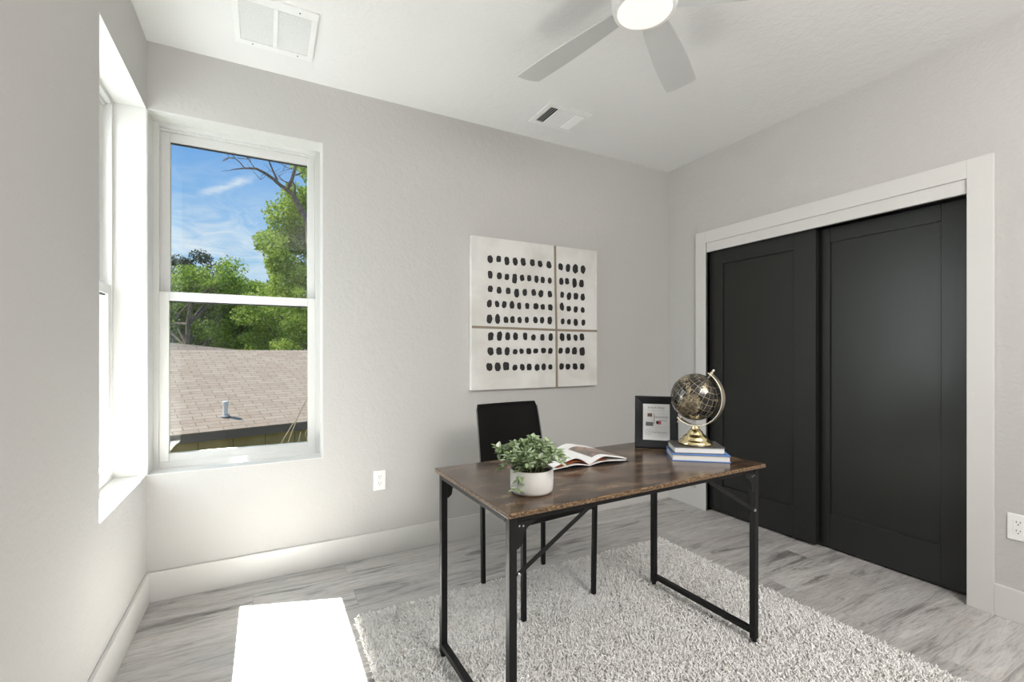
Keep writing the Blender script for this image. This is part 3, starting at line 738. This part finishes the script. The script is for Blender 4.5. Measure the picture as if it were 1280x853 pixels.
gc = Vector((-0.002, 0, 0.2055)); ya = R(-78)
rgt = Vector((math.cos(ya), math.sin(ya), 0)); tl = R(35)
ax = rgt * math.sin(tl) + Vector((0, 0, 1)) * math.cos(tl); sd = rgt * math.cos(tl) - Vector((0, 0, 1)) * math.sin(tl); nn = ax.cross(sd)
def arm():
    mb = MB(); n = 48; ri, ro, hw = 0.1215, 0.1255, 0.013; vs = []
    for k in range(n + 1):
        a = R(-4) + (math.pi + R(8)) * k / n
        d = ax * math.cos(a) + sd * math.sin(a)
        for r, h in ((ri, -hw), (ro, -hw), (ro, hw), (ri, hw)): vs.append(tuple(gc + d * r + nn * h))
    fs = [(0, 1, 2, 3), (n * 4 + 3, n * 4 + 2, n * 4 + 1, n * 4)]
    for k in range(n):
        for q in range(4): a = k * 4 + q; b = k * 4 + (q + 1) % 4; fs.append((a, b, b + 4, a + 4))
    mb.add(vs, fs); return mb
am = arm().build('meridian_arm', M_satin, globe, bevel=0.0006, smooth=True)
def knob(s):
    p = [gc + ax * s * t for t in (0.098, 0.115, 0.1255, 0.127, 0.134, 0.136, 0.139, 0.144, 0.147)]
    return MB().tube([tuple(v) for v in p], [0.003, 0.003, 0.0065, 0.0065, 0.005, 0.003, 0.0055, 0.005, 0.002] if s > 0 else [0.003, 0.003, 0.0055, 0.0055, 0.003, 0.003, 0.003, 0.003, 0.0015], 14)
knob(1).build('pivot_knob', M_satin, am, smooth=True); knob(-1).build('pivot_pin', M_satin, am, smooth=True)
bpy_s = bmesh.new(); bmesh.ops.create_uvsphere(bpy_s, u_segments=64, v_segments=40, radius=0.101)
me = bpy.data.meshes.new('sphere'); bpy_s.to_mesh(me); bpy_s.free(); me.materials.append(M_globe)
me.polygons.foreach_set('use_smooth', [True] * len(me.polygons))
sph = bpy.data.objects.new('sphere', me); C.objects.link(sph); sph.parent = globe; sph.location = gc
sph.rotation_euler = (ax.to_track_quat('Z', 'Y') @ Matrix.Rotation(R(40), 4, 'Z').to_quaternion()).to_euler()

# ------------------------------------------------------------------ framed print
fr = thing('picture_frame', 'black photo frame holding a small white printed sheet, behind the books on the desk', 'picture frame', (2.148, 1.614, PZ), R(-45))
leanM = Matrix.Rotation(R(-9), 4, 'X')
FW, FH = 0.196, 0.245
def fpoly():
    mb = MB(); o, i_ = (FW / 2, 0, FH), 0.037
    ou = [(-FW / 2, 0), (FW / 2, 0), (FW / 2, FH), (-FW / 2, FH)]; inn = [(-FW / 2 + i_, i_), (FW / 2 - i_, i_), (FW / 2 - i_, FH - i_), (-FW / 2 + i_, FH - i_)]
    ridge = [(-FW / 2 + 0.006, 0.006), (FW / 2 - 0.006, 0.006), (FW / 2 - 0.006, FH - 0.006), (-FW / 2 + 0.006, FH - 0.006)]
    vs = [(x, 0.0, z) for x, z in ou] + [(x, -0.018, z) for x, z in ou] + [(x, -0.019, z) for x, z in ridge] + [(x, -0.006, z) for x, z in inn] + [(x, 0.0, z) for x, z in inn]
    fs = []
    for k in range(4):
        for s in range(4):
            a = s * 4 + k; b = s * 4 + (k + 1) % 4; fs.append((a, b, b + 4, a + 4))
        fs.append((16 + k, 16 + (k + 1) % 4, (k + 1) % 4, k))
    mb.add(vs, fs, M=leanM); return mb
fpoly().build('frame_moulding', M_frame, fr, bevel=0.0006)
M_text = mat('grey_print', (0.16, 0.16, 0.17), 0.6); M_tb = mat('brown_print', (0.16, 0.09, 0.07), 0.6); M_tr = mat('rose_print', (0.52, 0.10, 0.16), 0.6)
M_tg = mat('soft_grey_print', (0.45, 0.45, 0.46), 0.6)
prm = MB().box(-FW / 2 + 0.035, FW / 2 - 0.035, -0.005, -0.003, 0.035, FH - 0.035, M=leanM)
MB().box(-FW / 2 + 0.01, FW / 2 - 0.01, -0.0025, 0.004, 0.01, FH - 0.01, M=leanM).build('backing_board', M_frame, fr)
st = MB(); st.prism([(-0.02, 0.14), (0.02, 0.14), (0.03, 0.001), (-0.03, 0.001)], 0.0, 0.003, 1, M=Matrix.Translation((0, 0.079, 0.0)) @ Matrix.Rotation(R(21), 4, 'X')); st.build('easel_back', M_frame, fr)
def text(s, x, z, size, m=None, parent=None, name='lettering'):
    cu = bpy.data.curves.new(name, 'FONT'); cu.body = s; cu.size = size; cu.align_x = 'CENTER'; cu.extrude = 0.0001
    tmp = bpy.data.objects.new(name, cu); C.objects.link(tmp)
    me = bpy.data.meshes.new_from_object(tmp.evaluated_get(bpy.context.evaluated_depsgraph_get()))
    bpy.data.objects.remove(tmp)
    o = bpy.data.objects.new(name, me); C.objects.link(o); me.materials.clear(); me.materials.append(m or M_text)
    o.parent = parent; o.matrix_local = leanM @ Matrix.Translation((x, -0.0054, z)) @ Matrix.Rotation(R(90), 4, 'X'); return o
def blk(mi, *rects):
    for x0, x1, z0, z1 in rects: prm.box(x0, x1, -0.0056, -0.005, z0, z1, mi, leanM)
blk(1, (-0.040, -0.019, 0.147, 0.163)); blk(2, (-0.048, -0.014, 0.103, 0.122), (-0.011, -0.009, 0.113, 0.158))
blk(3, (0.010, 0.022, 0.112, 0.128)); blk(4, (0.0, 0.010, 0.113, 0.128), (0.012, 0.048, 0.1295, 0.131))
blk(5, *[(-0.008 + k * 0.0078, -0.003 + k * 0.0078, 0.141, 0.150) for k in range(8)], (-0.014, 0.050, 0.160, 0.1607), (-0.014, 0.050, 0.098, 0.0987), (-0.04, 0.050, 0.0535, 0.054))
prm.add(*(lambda n: ([(-0.036 + r * math.cos(2 * math.pi * k / n), -0.0056, 0.073 + r * math.sin(2 * math.pi * k / n)) for r in (0.0125, 0.0135) for k in range(n)],
      [(k, (k + 1) % n, n + (k + 1) % n, n + k) for k in range(n)]))(32), 2, leanM); prm.bar((-0.044, -0.0056, 0.066), (-0.032, -0.0056, 0.079), 0.0004, 0.0008, 2, leanM); prm.bar((-0.028, -0.0056, 0.066), (-0.040, -0.0056, 0.079), 0.0004, 0.0008, 2, leanM)
pr = prm.build('printed_sheet', [M_paper, M_tb, M_text, M_tr, M_ink, M_tg], fr)
text('Study & Design', 0, 0.187, 0.0125, M_text, pr); text('Virtual Tours   Custom Maps', 0, 0.175, 0.0065, M_tg, pr)
text('Floral Expressions', 0.016, 0.071, 0.0095, M_text, pr); text('by appointment', 0.03, 0.062, 0.0055, M_tg, pr)

# ------------------------------------------------------------------ ceiling fan
FC = (1.742, 1.270)
fan = thing('ceiling_fan', 'white five-blade ceiling fan with a lit round lamp hugging the ceiling', 'ceiling fan', (FC[0], FC[1], H))
zl = 2.47 - H
MB().lathe([(0.106, zl + 0.004), (0.112, zl + 0.006), (0.1175, zl + 0.03), (0.122, zl + 0.10), (0.124, zl + 0.15), (0.118, zl + 0.17), (0.085, zl + 0.19), (0.078, zl + 0.20), (0.078, -0.001)], 64).build('motor_housing', M_white, fan, smooth=True, angle=35)
MB().lathe([(0.0005, zl - 0.004), (0.04, zl - 0.0035), (0.08, zl - 0.001), (0.098, zl + 0.004), (0.103, zl + 0.010)], 64).build('lamp_lens', M_lens, fan, smooth=True, angle=80)
def blade_mesh():
    out = []; N = 26
    # outline from root to tip, tip cut slightly round
    L0, L1 = 0.10, 0.622
    up, lo = [], []
    for k in range(N + 1):
        t = k / N; x = L0 + (L1 - L0) * t
        w = 0.044 + 0.027 * math.sin(min(1, t * 1.25) * math.pi * 0.5)
        up.append((x, w)); lo.append((x, -w))
    tip = []
    for k in range(1, 12):
        a = math.pi / 2 - math.pi * k / 12; w = up[-1][1]
        tip.append((L1 + 0.022 * math.cos(a) ** 0.6, w * (math.sin(a))))
    return up + tip + lo[::-1]
poly = blade_mesh()
for k in range(5):
    a = R(30.5 + 72 * k)
    M_ = Matrix.Rotation(a, 4, 'Z') @ Matrix.Translation((0, 0, 2.51 - H + 0.002)) @ Matrix.Rotation(R(-11), 4, 'X')
    MB().prism(poly, -0.003, 0.003, 2, M=M_).build('blade', M_blade, fan, bevel=0.0012)

# ------------------------------------------------------------------ ceiling vents
M_tgrey = mat('pale_grey_backing', (0.22, 0.22, 0.22), 0.8)
ret = thing('return_air_grille', 'large white double-panel return air grille on the ceiling near the window', 'air vent', (0.553, 2.426, H))
x0, x1, y0, y1 = 0.381 - 0.553, 0.726 - 0.553, 2.237 - 2.426, 2.615 - 2.426
gx = [(0.407 - 0.553, 0.544 - 0.553), (0.563 - 0.553, 0.700 - 0.553)]; gy = (2.285 - 2.426, 2.574 - 2.426)
mb = MB(); mb.box(x0, x1, y0, gy[0], -0.010, 0); mb.box(x0, x1, gy[1], y1, -0.010, 0)
mb.box(x0, gx[0][0], gy[0], gy[1], -0.010, 0); mb.box(gx[0][1], gx[1][0], gy[0], gy[1], -0.010, 0); mb.box(gx[1][1], x1, gy[0], gy[1], -0.010, 0)
mb.build('frame', M_white, ret, bevel=0.002)
for a, b in gx:
    mb = MB(); n = 24
    for k in range(n):
        yy = gy[0] + (gy[1] - gy[0]) * (k + 0.5) / n
        mb.box(a, b, -0.0036, 0.0036, -0.0007, 0.0007, M=Matrix.Translation((0, yy, -0.0052)) @ Matrix.Rotation(R(-14), 4, 'X'))
    mb.build('louvres', M_white, ret)
MB().box(gx[0][0], gx[1][1], gy[0], gy[1], -0.0008, -0.0002).build('backing', M_tgrey, ret)
mb = MB()
for sx, sy in ((0.457, 2.594), (0.656, 2.594), (0.457, 2.262), (0.648, 2.262)):
    MB().lathe([(0.001, -0.0115), (0.0035, -0.0112), (0.004, -0.0095)], 10, M=Matrix.Translation((sx - 0.553, sy - 2.426, 0))).build('screw', M_piping, ret)
sup = thing('supply_register', 'small white ceiling supply register with dark slots in line with the painting', 'air vent', (2.195, 2.497, H))
ox, oy = 2.195, 2.497
mb = MB(); a0, a1, b0, b1 = 2.034 - ox, 2.356 - ox, 2.366 - oy, 2.628 - oy; s0, s1, t0, t1 = 2.068 - ox, 2.325 - ox, 2.405 - oy, 2.592 - oy
mb.box(a0, a1, b0, t0, -0.007, 0); mb.box(a0, a1, t1, b1, -0.007, 0); mb.box(a0, s0, t0, t1, -0.007, 0); mb.box(s1, a1, t0, t1, -0.007, 0)
for c in (2.132 - ox, 2.245 - ox): mb.box(c - 0.006, c + 0.006, t0, t1, -0.010, 0)
mb.build('frame', M_white, sup, bevel=0.002)
MB().box(s0, s1, t0, t1, -0.0008, -0.0002).build('duct_opening', M_void, sup)
mb = MB()
for k in range(4): mb.box(-0.0045, 0.0045, t0, t1, -0.0005, 0.0005, M=Matrix.Translation((s0 + 0.007 + k * 0.0155, 0, -0.006)) @ Matrix.Rotation(R(-38), 4, 'Y'))
for k in range(14): 
    yy = t0 + (t1 - t0) * (k + 0.5) / 14; mb.box(2.139 - ox, 2.239 - ox, -0.0052, 0.0052, -0.0005, 0.0005, M=Matrix.Translation((0, yy, -0.006)) @ Matrix.Rotation(R(-8), 4, 'X'))
for k in range(5): mb.box(-0.008, 0.008, t0, t1, -0.0005, 0.0005, M=Matrix.Translation((2.262 - ox + k * 0.0135, 0, -0.008)) @ Matrix.Rotation(R(42), 4, 'Y'))
mb.build('louvres', M_white, sup)
MB().box(2.322 - ox, 2.327 - ox, 2.49 - oy, 2.50 - oy, -0.018, -0.006).build('damper_lever', M_white, sup)

# ------------------------------------------------------------------ outlets
def outlet(label, loc, rz, decora):
    o = thing('wall_outlet', label, 'wall outlet', loc, rz, None)
    MB().box(-0.0365, 0.0365, -0.006, 0, -0.0595, 0.0595).build('cover_plate', M_white, o, bevel=0.003, seg=3)
    if decora: MB().box(-0.0168, 0.0168, -0.0075, -0.004, -0.0335, 0.0335).build('receptacle', M_white, o, bevel=0.001)
    for s in (-1, 1):
        zc = s * 0.0195
        if not decora:
            MB().lathe([(0.0172, 0), (0.0172, 0.0018), (0.016, 0.0022)], 32, M=Matrix.Translation((0, -0.0058, zc)) @ Matrix.Rotation(R(90), 4, 'X')).build('receptacle', M_white, o, smooth=True)
        yy = -0.0083 if not decora else -0.0079
        sl = MB(); sl.box(-0.0075, -0.0052, yy, -0.006, zc + 0.001, zc + 0.010); sl.box(0.0052, 0.0075, yy, -0.006, zc + 0.002, zc + 0.009)
        sl.lathe([(0.0026, 0), (0.0026, 0.002)], 10, M=Matrix.Translation((0, yy + 0.002, zc - 0.006)) @ Matrix.Rotation(R(90), 4, 'X'))
        sl.build('slots', M_gasket, o)
    return o
outlet('white duplex outlet on the back wall below and right of the window', (1.1155, D, 0.451), 0, False)
outlet('white outlet on the right wall beside the closet casing', (W, 0.767, 0.428), R(-90), True)

# ------------------------------------------------------------------ outside: neighbour's house
GZ = -3.0
lawn = tag(MB().box(-60, 60, 3.4, 80, GZ - 0.2, GZ).build('lawn', M_grass), 'green lawn below the neighbouring house and trees', 'lawn'); lawn['kind'] = 'structure'
ea = math.atan2(0.666, 2.219)                  # direction of the neighbour's eave
hs = thing('neighbour_house', 'neighbouring house with tan shingle roof and brown siding seen through the window', 'house', (0.11, 7.845, 0), ea)
def plane_obj(name, pts, thick, m, origin, axx, axy, parent):
    """flat slab whose local xy lies in the roof plane, so that shingle rows follow the slope"""
    axx = Vector(axx).normalized(); axy = Vector(axy).normalized(); n = axx.cross(axy).normalized(); axy = n.cross(axx)
    mb = MB().prism(pts, -thick, 0, 2); o = mb.build(name, m, parent)
    M_ = Matrix((axx, axy, n)).transposed().to_4x4(); M_.translation = Vector(origin); o.matrix_local = M_; return o
RUN, RISE = 3.4, 1.165; SL = math.hypot(RUN, RISE); EAVE = 0.10
plane_obj('front_roof', [(-9, 0), (10, 0), (10, SL), (-9, SL)], 0.06, M_shingle, (0, 0, EAVE), (1, 0, 0), (0, RUN, RISE), hs)
plane_obj('rear_roof', [(-9, 0), (10, 0), (10, SL), (-9, SL)], 0.06, M_shingle, (0, RUN, EAVE + RISE), (1, 0, 0), (0, RUN, -RISE), hs)
# higher cross roof rising to the left behind the ridge
plane_obj('cross_roof', [(-9, 0), (0.95, 0), (-7.5, 1.5), (-9, 1.5)], 0.05, M_shingle, (0.0, RUN + 0.02, EAVE + RISE), (1, 0, 0), (0, 1.0, 0.9), hs)
MB().box(-9, 10, 0.0, 0.03, -0.03, 0.085).build('fascia', M_fascia, hs)
MB().box(-9, 10, 0.03, 0.13, -0.03, -0.015).build('soffit', M_fascia, hs)
MB().box(-8.8, 9.8, 0.10, 0.16, -3.0, -0.02).build('siding', M_board, hs)
MB().box(-8.8, 9.8, 6.4, 6.46, -3.0, -0.06).build('siding', M_board, hs)
vp = MB().tube([(0, 0, -0.1), (0, 0, 0.22)], 0.034, 20); pv = vp.build('vent_pipe', M_pvc, hs, smooth=True)
pv.location = (-0.02, 0.42, EAVE + 0.42 * RISE / RUN)
cp = MB(); cp.lathe([(0.042, 0.18), (0.042, 0.225), (0.03, 0.235)], 20); cp.build('pipe_cap', M_pvc, pv, smooth=True)
fl = MB(); fl.lathe([(0.07, 0), (0.05, 0.02), (0.04, 0.03)], 20); fl.build('flashing', M_lead, pv, smooth=True)

# ------------------------------------------------------------------ trees
def leaves(centres, radii, per, size, seed, squash=0.8):
    rs = np.random.RandomState(seed); n = len(centres) * per
    c = np.repeat(np.array(centres), per, 0); r = np.repeat(np.array(radii), per)
    d = rs.normal(size=(n, 3)); d /= np.linalg.norm(d, axis=1, keepdims=True)
    rad = rs.uniform(0.25, 1, n) ** 0.6
    p = c + d * (r * rad)[:, None] * np.array([1, 1, squash])
    nrm = rs.normal(size=(n, 3)) + np.array([0, 0, 0.8]); nrm /= np.linalg.norm(nrm, axis=1, keepdims=True)
    t = np.cross(nrm, rs.normal(size=(n, 3))); t /= np.linalg.norm(t, axis=1, keepdims=True); b = np.cross(nrm, t)
    s = size * rs.uniform(0.6, 1.25, n)[:, None]
    V = np.stack([p - t * s, p - b * s * 0.5 + nrm * s * 0.12, p + t * s, p + b * s * 0.5 + nrm * s * 0.12], 1)
    return V.reshape(-1, 3), np.arange(n * 4).reshape(-1, 4)
def tree(name, label, base, trunk_top, tr, blobs, ncl, per, size, m, seed, cr=0.55, group='trees beyond the neighbouring roof'):
    rnd = random.Random(seed); o = thing(name, label, 'tree', base, 0, group); B = Vector(base)
    cs, rs_ = [], []
    for (c, r) in blobs:
        k = max(3, int(ncl * (r[0] * r[1] * r[2]) / sum(q[1][0] * q[1][1] * q[1][2] for q in blobs)))
        for _ in range(k):
            v = Vector((rnd.gauss(0, 1), rnd.gauss(0, 1), rnd.gauss(0, 1))).normalized() * (rnd.uniform(0.35, 1) ** 0.5)
            cs.append((c[0] + v.x * r[0] - B.x, c[1] + v.y * r[1] - B.y, c[2] + v.z * r[2] - B.z)); rs_.append(cr * rnd.uniform(0.6, 1.2))
    V, F = leaves(cs, rs_, per, size, seed)
    mb = MB(); tt = Vector(trunk_top) - B
    pts = [Vector((0, 0, 0)).lerp(tt, k / 6) + Vector((rnd.uniform(-.08, .08), rnd.uniform(-.08, .08), 0)) for k in range(7)]
    mb.tube([tuple(p) for p in pts], [tr * (1 - 0.1 * k) for k in range(7)], 10); mb.build('trunk', M_bark, o, smooth=True)
    br = MB()
    for c in rnd.sample(cs, min(26, len(cs))):
        a = pts[rnd.randint(3, 6)]; c = Vector(c); mid = a.lerp(c, 0.5) + Vector((rnd.uniform(-.3, .3), rnd.uniform(-.3, .3), rnd.uniform(-.1, .4)))
        br.tube([tuple(a), tuple(mid), tuple(c)], [tr * 0.3, tr * 0.17, tr * 0.05], 6)
    br.build('branches', M_bark, o, smooth=True)
    numpy_mesh('foliage', V, F, m, o); return o
# big tree at the right side of the view
tree('broadleaf_tree', 'tall bright green tree filling the right side of the window view', (3.76, 19.88, GZ), (3.48, 19.88, 5.45), 0.3, [((1.55, 19.6, 5.85), (1.1, 1.8, 0.8)), ((2.27, 19.6, 6.59), (1.21, 1.85, 1.49)), ((1.99, 19.6, 5.03), (1.77, 1.85, 1.28)), ((3.9, 20.31, 7.16), (2.7, 2.13, 2.7)), ((2.2, 19.6, 3.61), (1.77, 1.85, 1.06)), ((4.04, 20.16, 3.46), (2.27, 1.99, 1.99))], 200, 437, 0.072, M_t1, 21, 0.58)
tree('broadleaf_tree', 'yellow-green bushy tree in the middle of the window view above the roof', (2.06, 26.27, GZ), (1.77, 26.27, 1.76), 0.2, [((1.63, 25.99, 3.32), (2.13, 1.85, 1.63)), ((4.61, 26.41, 2.9), (2.41, 1.85, 2.13)), ((1.06, 25.84, 1.76), (1.85, 1.7, 1.42))], 90, 380, 0.078, M_t3, 22, 0.71)
tree('broadleaf_tree', 'deep green tree left of centre with a dark trunk behind the roof', (-2.75, 26.2, GZ), (-2.62, 26.2, 3.6), 0.2, [((-1.64, 28.4, 4.53), (1.42, 1.7, 1.42)), ((-3.91, 28.68, 3.89), (1.85, 1.7, 1.35)), ((-2.06, 28.54, 2.47), (2.7, 1.85, 1.56))], 110, 380, 0.078, M_t2, 23, 0.71)
tree('broadleaf_tree', 'green tree just right of the dark trunk, its crown sloping down to the right', (-0.64, 30.53, GZ), (-0.64, 30.53, 3.75), 0.18, [((-0.93, 30.67, 4.17), (1.28, 1.56, 1.42)), ((0.21, 30.67, 3.04), (1.85, 1.7, 1.7)), ((-1.07, 30.53, 2.04), (2.13, 1.7, 1.42))], 100, 380, 0.083, M_t2, 24, 0.71)
tree('broadleaf_tree', 'light green tree at the left edge of the window view', (-6.75, 29.82, GZ), (-6.61, 29.82, 4.03), 0.2, [((-6.18, 29.82, 3.75), (2.13, 1.85, 1.85)), ((-4.9, 29.54, 2.61), (1.7, 1.7, 1.56)), ((-8.74, 29.82, 3.75), (2.27, 1.85, 2.13))], 90, 361, 0.078, M_t1, 25, 0.71)
tree('conifer_tree', 'dark conifer crown just showing above the left trees', (-5.33, 45.44, GZ), (-5.33, 45.44, 8.29), 0.25, [((-6.18, 45.44, 8.01), (1.14, 1.14, 0.99)), ((-4.48, 45.44, 8.15), (1.42, 1.14, 1.14)), ((-5.33, 45.44, 5.74), (3.12, 1.7, 2.27))], 60, 285, 0.11, M_t4, 26, 0.71)
tree('broadleaf_tree', 'hazy distant green treetops filling the gap in the middle', (0.64, 48.28, GZ), (0.64, 48.28, 5.45), 0.3, [((0.35, 48.28, 6.02), (2.84, 1.42, 1.28)), ((4.04, 48.28, 5.59), (3.55, 1.7, 1.99)), ((0.49, 48.28, 3.75), (4.26, 1.7, 1.99)), ((-5.19, 48.28, 3.75), (3.55, 1.7, 2.27))], 90, 323, 0.129, M_t2, 27, 0.99)
tree('broadleaf_tree', 'green tree outside the frame beyond the right window jamb', (8.59, 24.14, GZ), (8.59, 24.14, 4.03), 0.22, [((8.59, 24.14, 5.17), (2.84, 2.27, 3.41)), ((12.0, 25.56, 4.03), (2.56, 2.13, 2.84))], 70, 285, 0.092, M_t1, 28, 0.85)

# the bare old tree in front of the green crown
bt = thing('bare_tree', 'bare leafless old tree with forked branches against the sky', 'tree', (2.35, 15.6, GZ), 0)
BR = [[(1.69, 15.6, 4.9), (1.66, 15.6, 5.27), (1.49, 15.6, 5.55), (1.33, 15.6, 5.83), (1.25, 15.6, 6.04), (1.08, 15.6, 6.16), (0.92, 15.6, 6.24), (0.72, 15.6, 6.41), (0.49, 15.6, 6.55), (0.27, 15.6, 6.64), (0.08, 15.6, 6.62), (-0.07, 15.6, 6.59), (-0.19, 15.6, 6.55), (-0.35, 15.6, 6.5)] ,
[(1.08, 15.6, 6.16), (1.2, 15.6, 6.44), (1.28, 15.6, 6.75), (1.32, 15.6, 6.98), (1.33, 15.6, 7.13), (1.37, 15.6, 7.48)] ,
[(1.3, 15.6, 5.97), (1.29, 15.6, 6.27), (1.2, 15.6, 6.4)] ,
[(0.82, 15.6, 6.39), (0.72, 15.6, 6.58), (0.62, 15.6, 6.81), (0.51, 15.6, 7.05), (0.45, 15.6, 7.32)] ,
[(1.15, 15.6, 6.35), (0.97, 15.6, 6.4), (0.85, 15.6, 6.51)] ,
[(-0.04, 15.6, 6.61), (-0.16, 15.6, 6.77), (-0.27, 15.6, 6.87), (-0.39, 15.6, 7.04), (-0.44, 15.6, 7.24)] ,
[(-0.27, 15.6, 6.86), (-0.44, 15.6, 6.88), (-0.61, 15.6, 6.8)] ,
[(-0.23, 15.6, 6.86), (0.02, 15.6, 6.88), (0.18, 15.6, 7.0), (0.34, 15.6, 7.0), (0.49, 15.6, 7.06)] ,
[(0.22, 15.6, 6.65), (0.12, 15.6, 6.79), (0.08, 15.6, 7.0)] ,
[(1.31, 15.6, 6.63), (1.49, 15.6, 6.73), (1.69, 15.6, 6.7)] ,
[(1.23, 15.6, 6.82), (1.08, 15.6, 6.86), (0.95, 15.6, 7.0)] ,
[(1.22, 15.6, 6.82), (0.98, 15.6, 6.75), (0.79, 15.6, 6.66)] ,
[(0.49, 15.6, 6.53), (0.4, 15.6, 6.45), (0.37, 15.6, 6.29)] ,]
def bare():
    mb = MB(); rnd = random.Random(4); B = Vector((2.35, 15.6, GZ))
    r0 = [(0.085, 0.018), (0.05, 0.026), (0.030, 0.018), (0.026, 0.014), (0.02, 0.010), (0.017, 0.006), (0.011, 0.004), (0.011, 0.005), (0.012, 0.006), (0.022, 0.008), (0.012, 0.004), (0.010, 0.003), (0.009, 0.003)]
    for k, b in enumerate(BR):
        a, c = (1.15 * q for q in r0[k]); n = len(b); dz = rnd.uniform(-0.3, 0.3) if k else 0
        pts = [Vector((p[0], 15.6 + dz * (i / max(1, n - 1)), p[2])) - B for i, p in enumerate(b)]
        if k == 0: pts = [Vector((0, 0, 0)), Vector((-0.05, 0, 2.8)), Vector((-0.25, 0, 5.4)), Vector((-0.55, 0, 7.0))] + pts
        n = len(pts); rr = [a + (c - a) * (i / (n - 1)) ** 0.9 for i in range(n)]
        if k == 0: rr = [0.24, 0.20, 0.16, 0.14] + [0.105 + (0.012 - 0.105) * (i / (n - 5)) ** 0.8 for i in range(n - 4)]
        mb.tube([tuple(p) for p in pts], rr, 8)
        # a few crooked twigs
        for _ in range(3 if k else 6):
            q = pts[rnd.randint(max(1, 5 if k == 0 else 1), n - 1)]; s = [q]
            dx, dzz = rnd.uniform(-0.19, 0.14), rnd.uniform(-0.06, 0.20)
            for t in range(3): s.append(s[-1] + Vector((dx * rnd.uniform(.4, 1), rnd.uniform(-.05, .05), dzz * rnd.uniform(.3, 1))))
            mb.tube([tuple(p) for p in s], [0.009, 0.007, 0.005, 0.003], 5)
    mb.build('trunk_and_branches', M_bark, bt, smooth=True)
bare()
# slender grass-like stems right outside the window
ss = thing('dry_stems', 'thin pale dry stems poking up at the lower right of the window', 'plant', (0.9, 5.0, GZ))
for k, b in enumerate([[(0.64, 0.33), (0.74, 0.51), (0.79, 0.56)], [(0.70, 0.32), (0.79, 0.58), (0.86, 0.73), (0.90, 0.77)], [(0.80, 0.33), (0.82, 0.43)], [(0.88, 0.35), (0.86, 0.40), (0.89, 0.46)]]):
    pts = [(0.05 * (k - 1.5) - 0.1, 0, 0), ((b[0][0] - 0.9) * 0.8 - 0.10, 0.02 * k, 1.8)] + [(x - 0.9, 0.02 * k, z - GZ) for x, z in b]
    n = len(pts); MB().tube(pts, [0.012, 0.009] + [0.006 - 0.003 * i / (n - 2) for i in range(n - 2)], 6).build('stem', M_twig, ss, smooth=True)
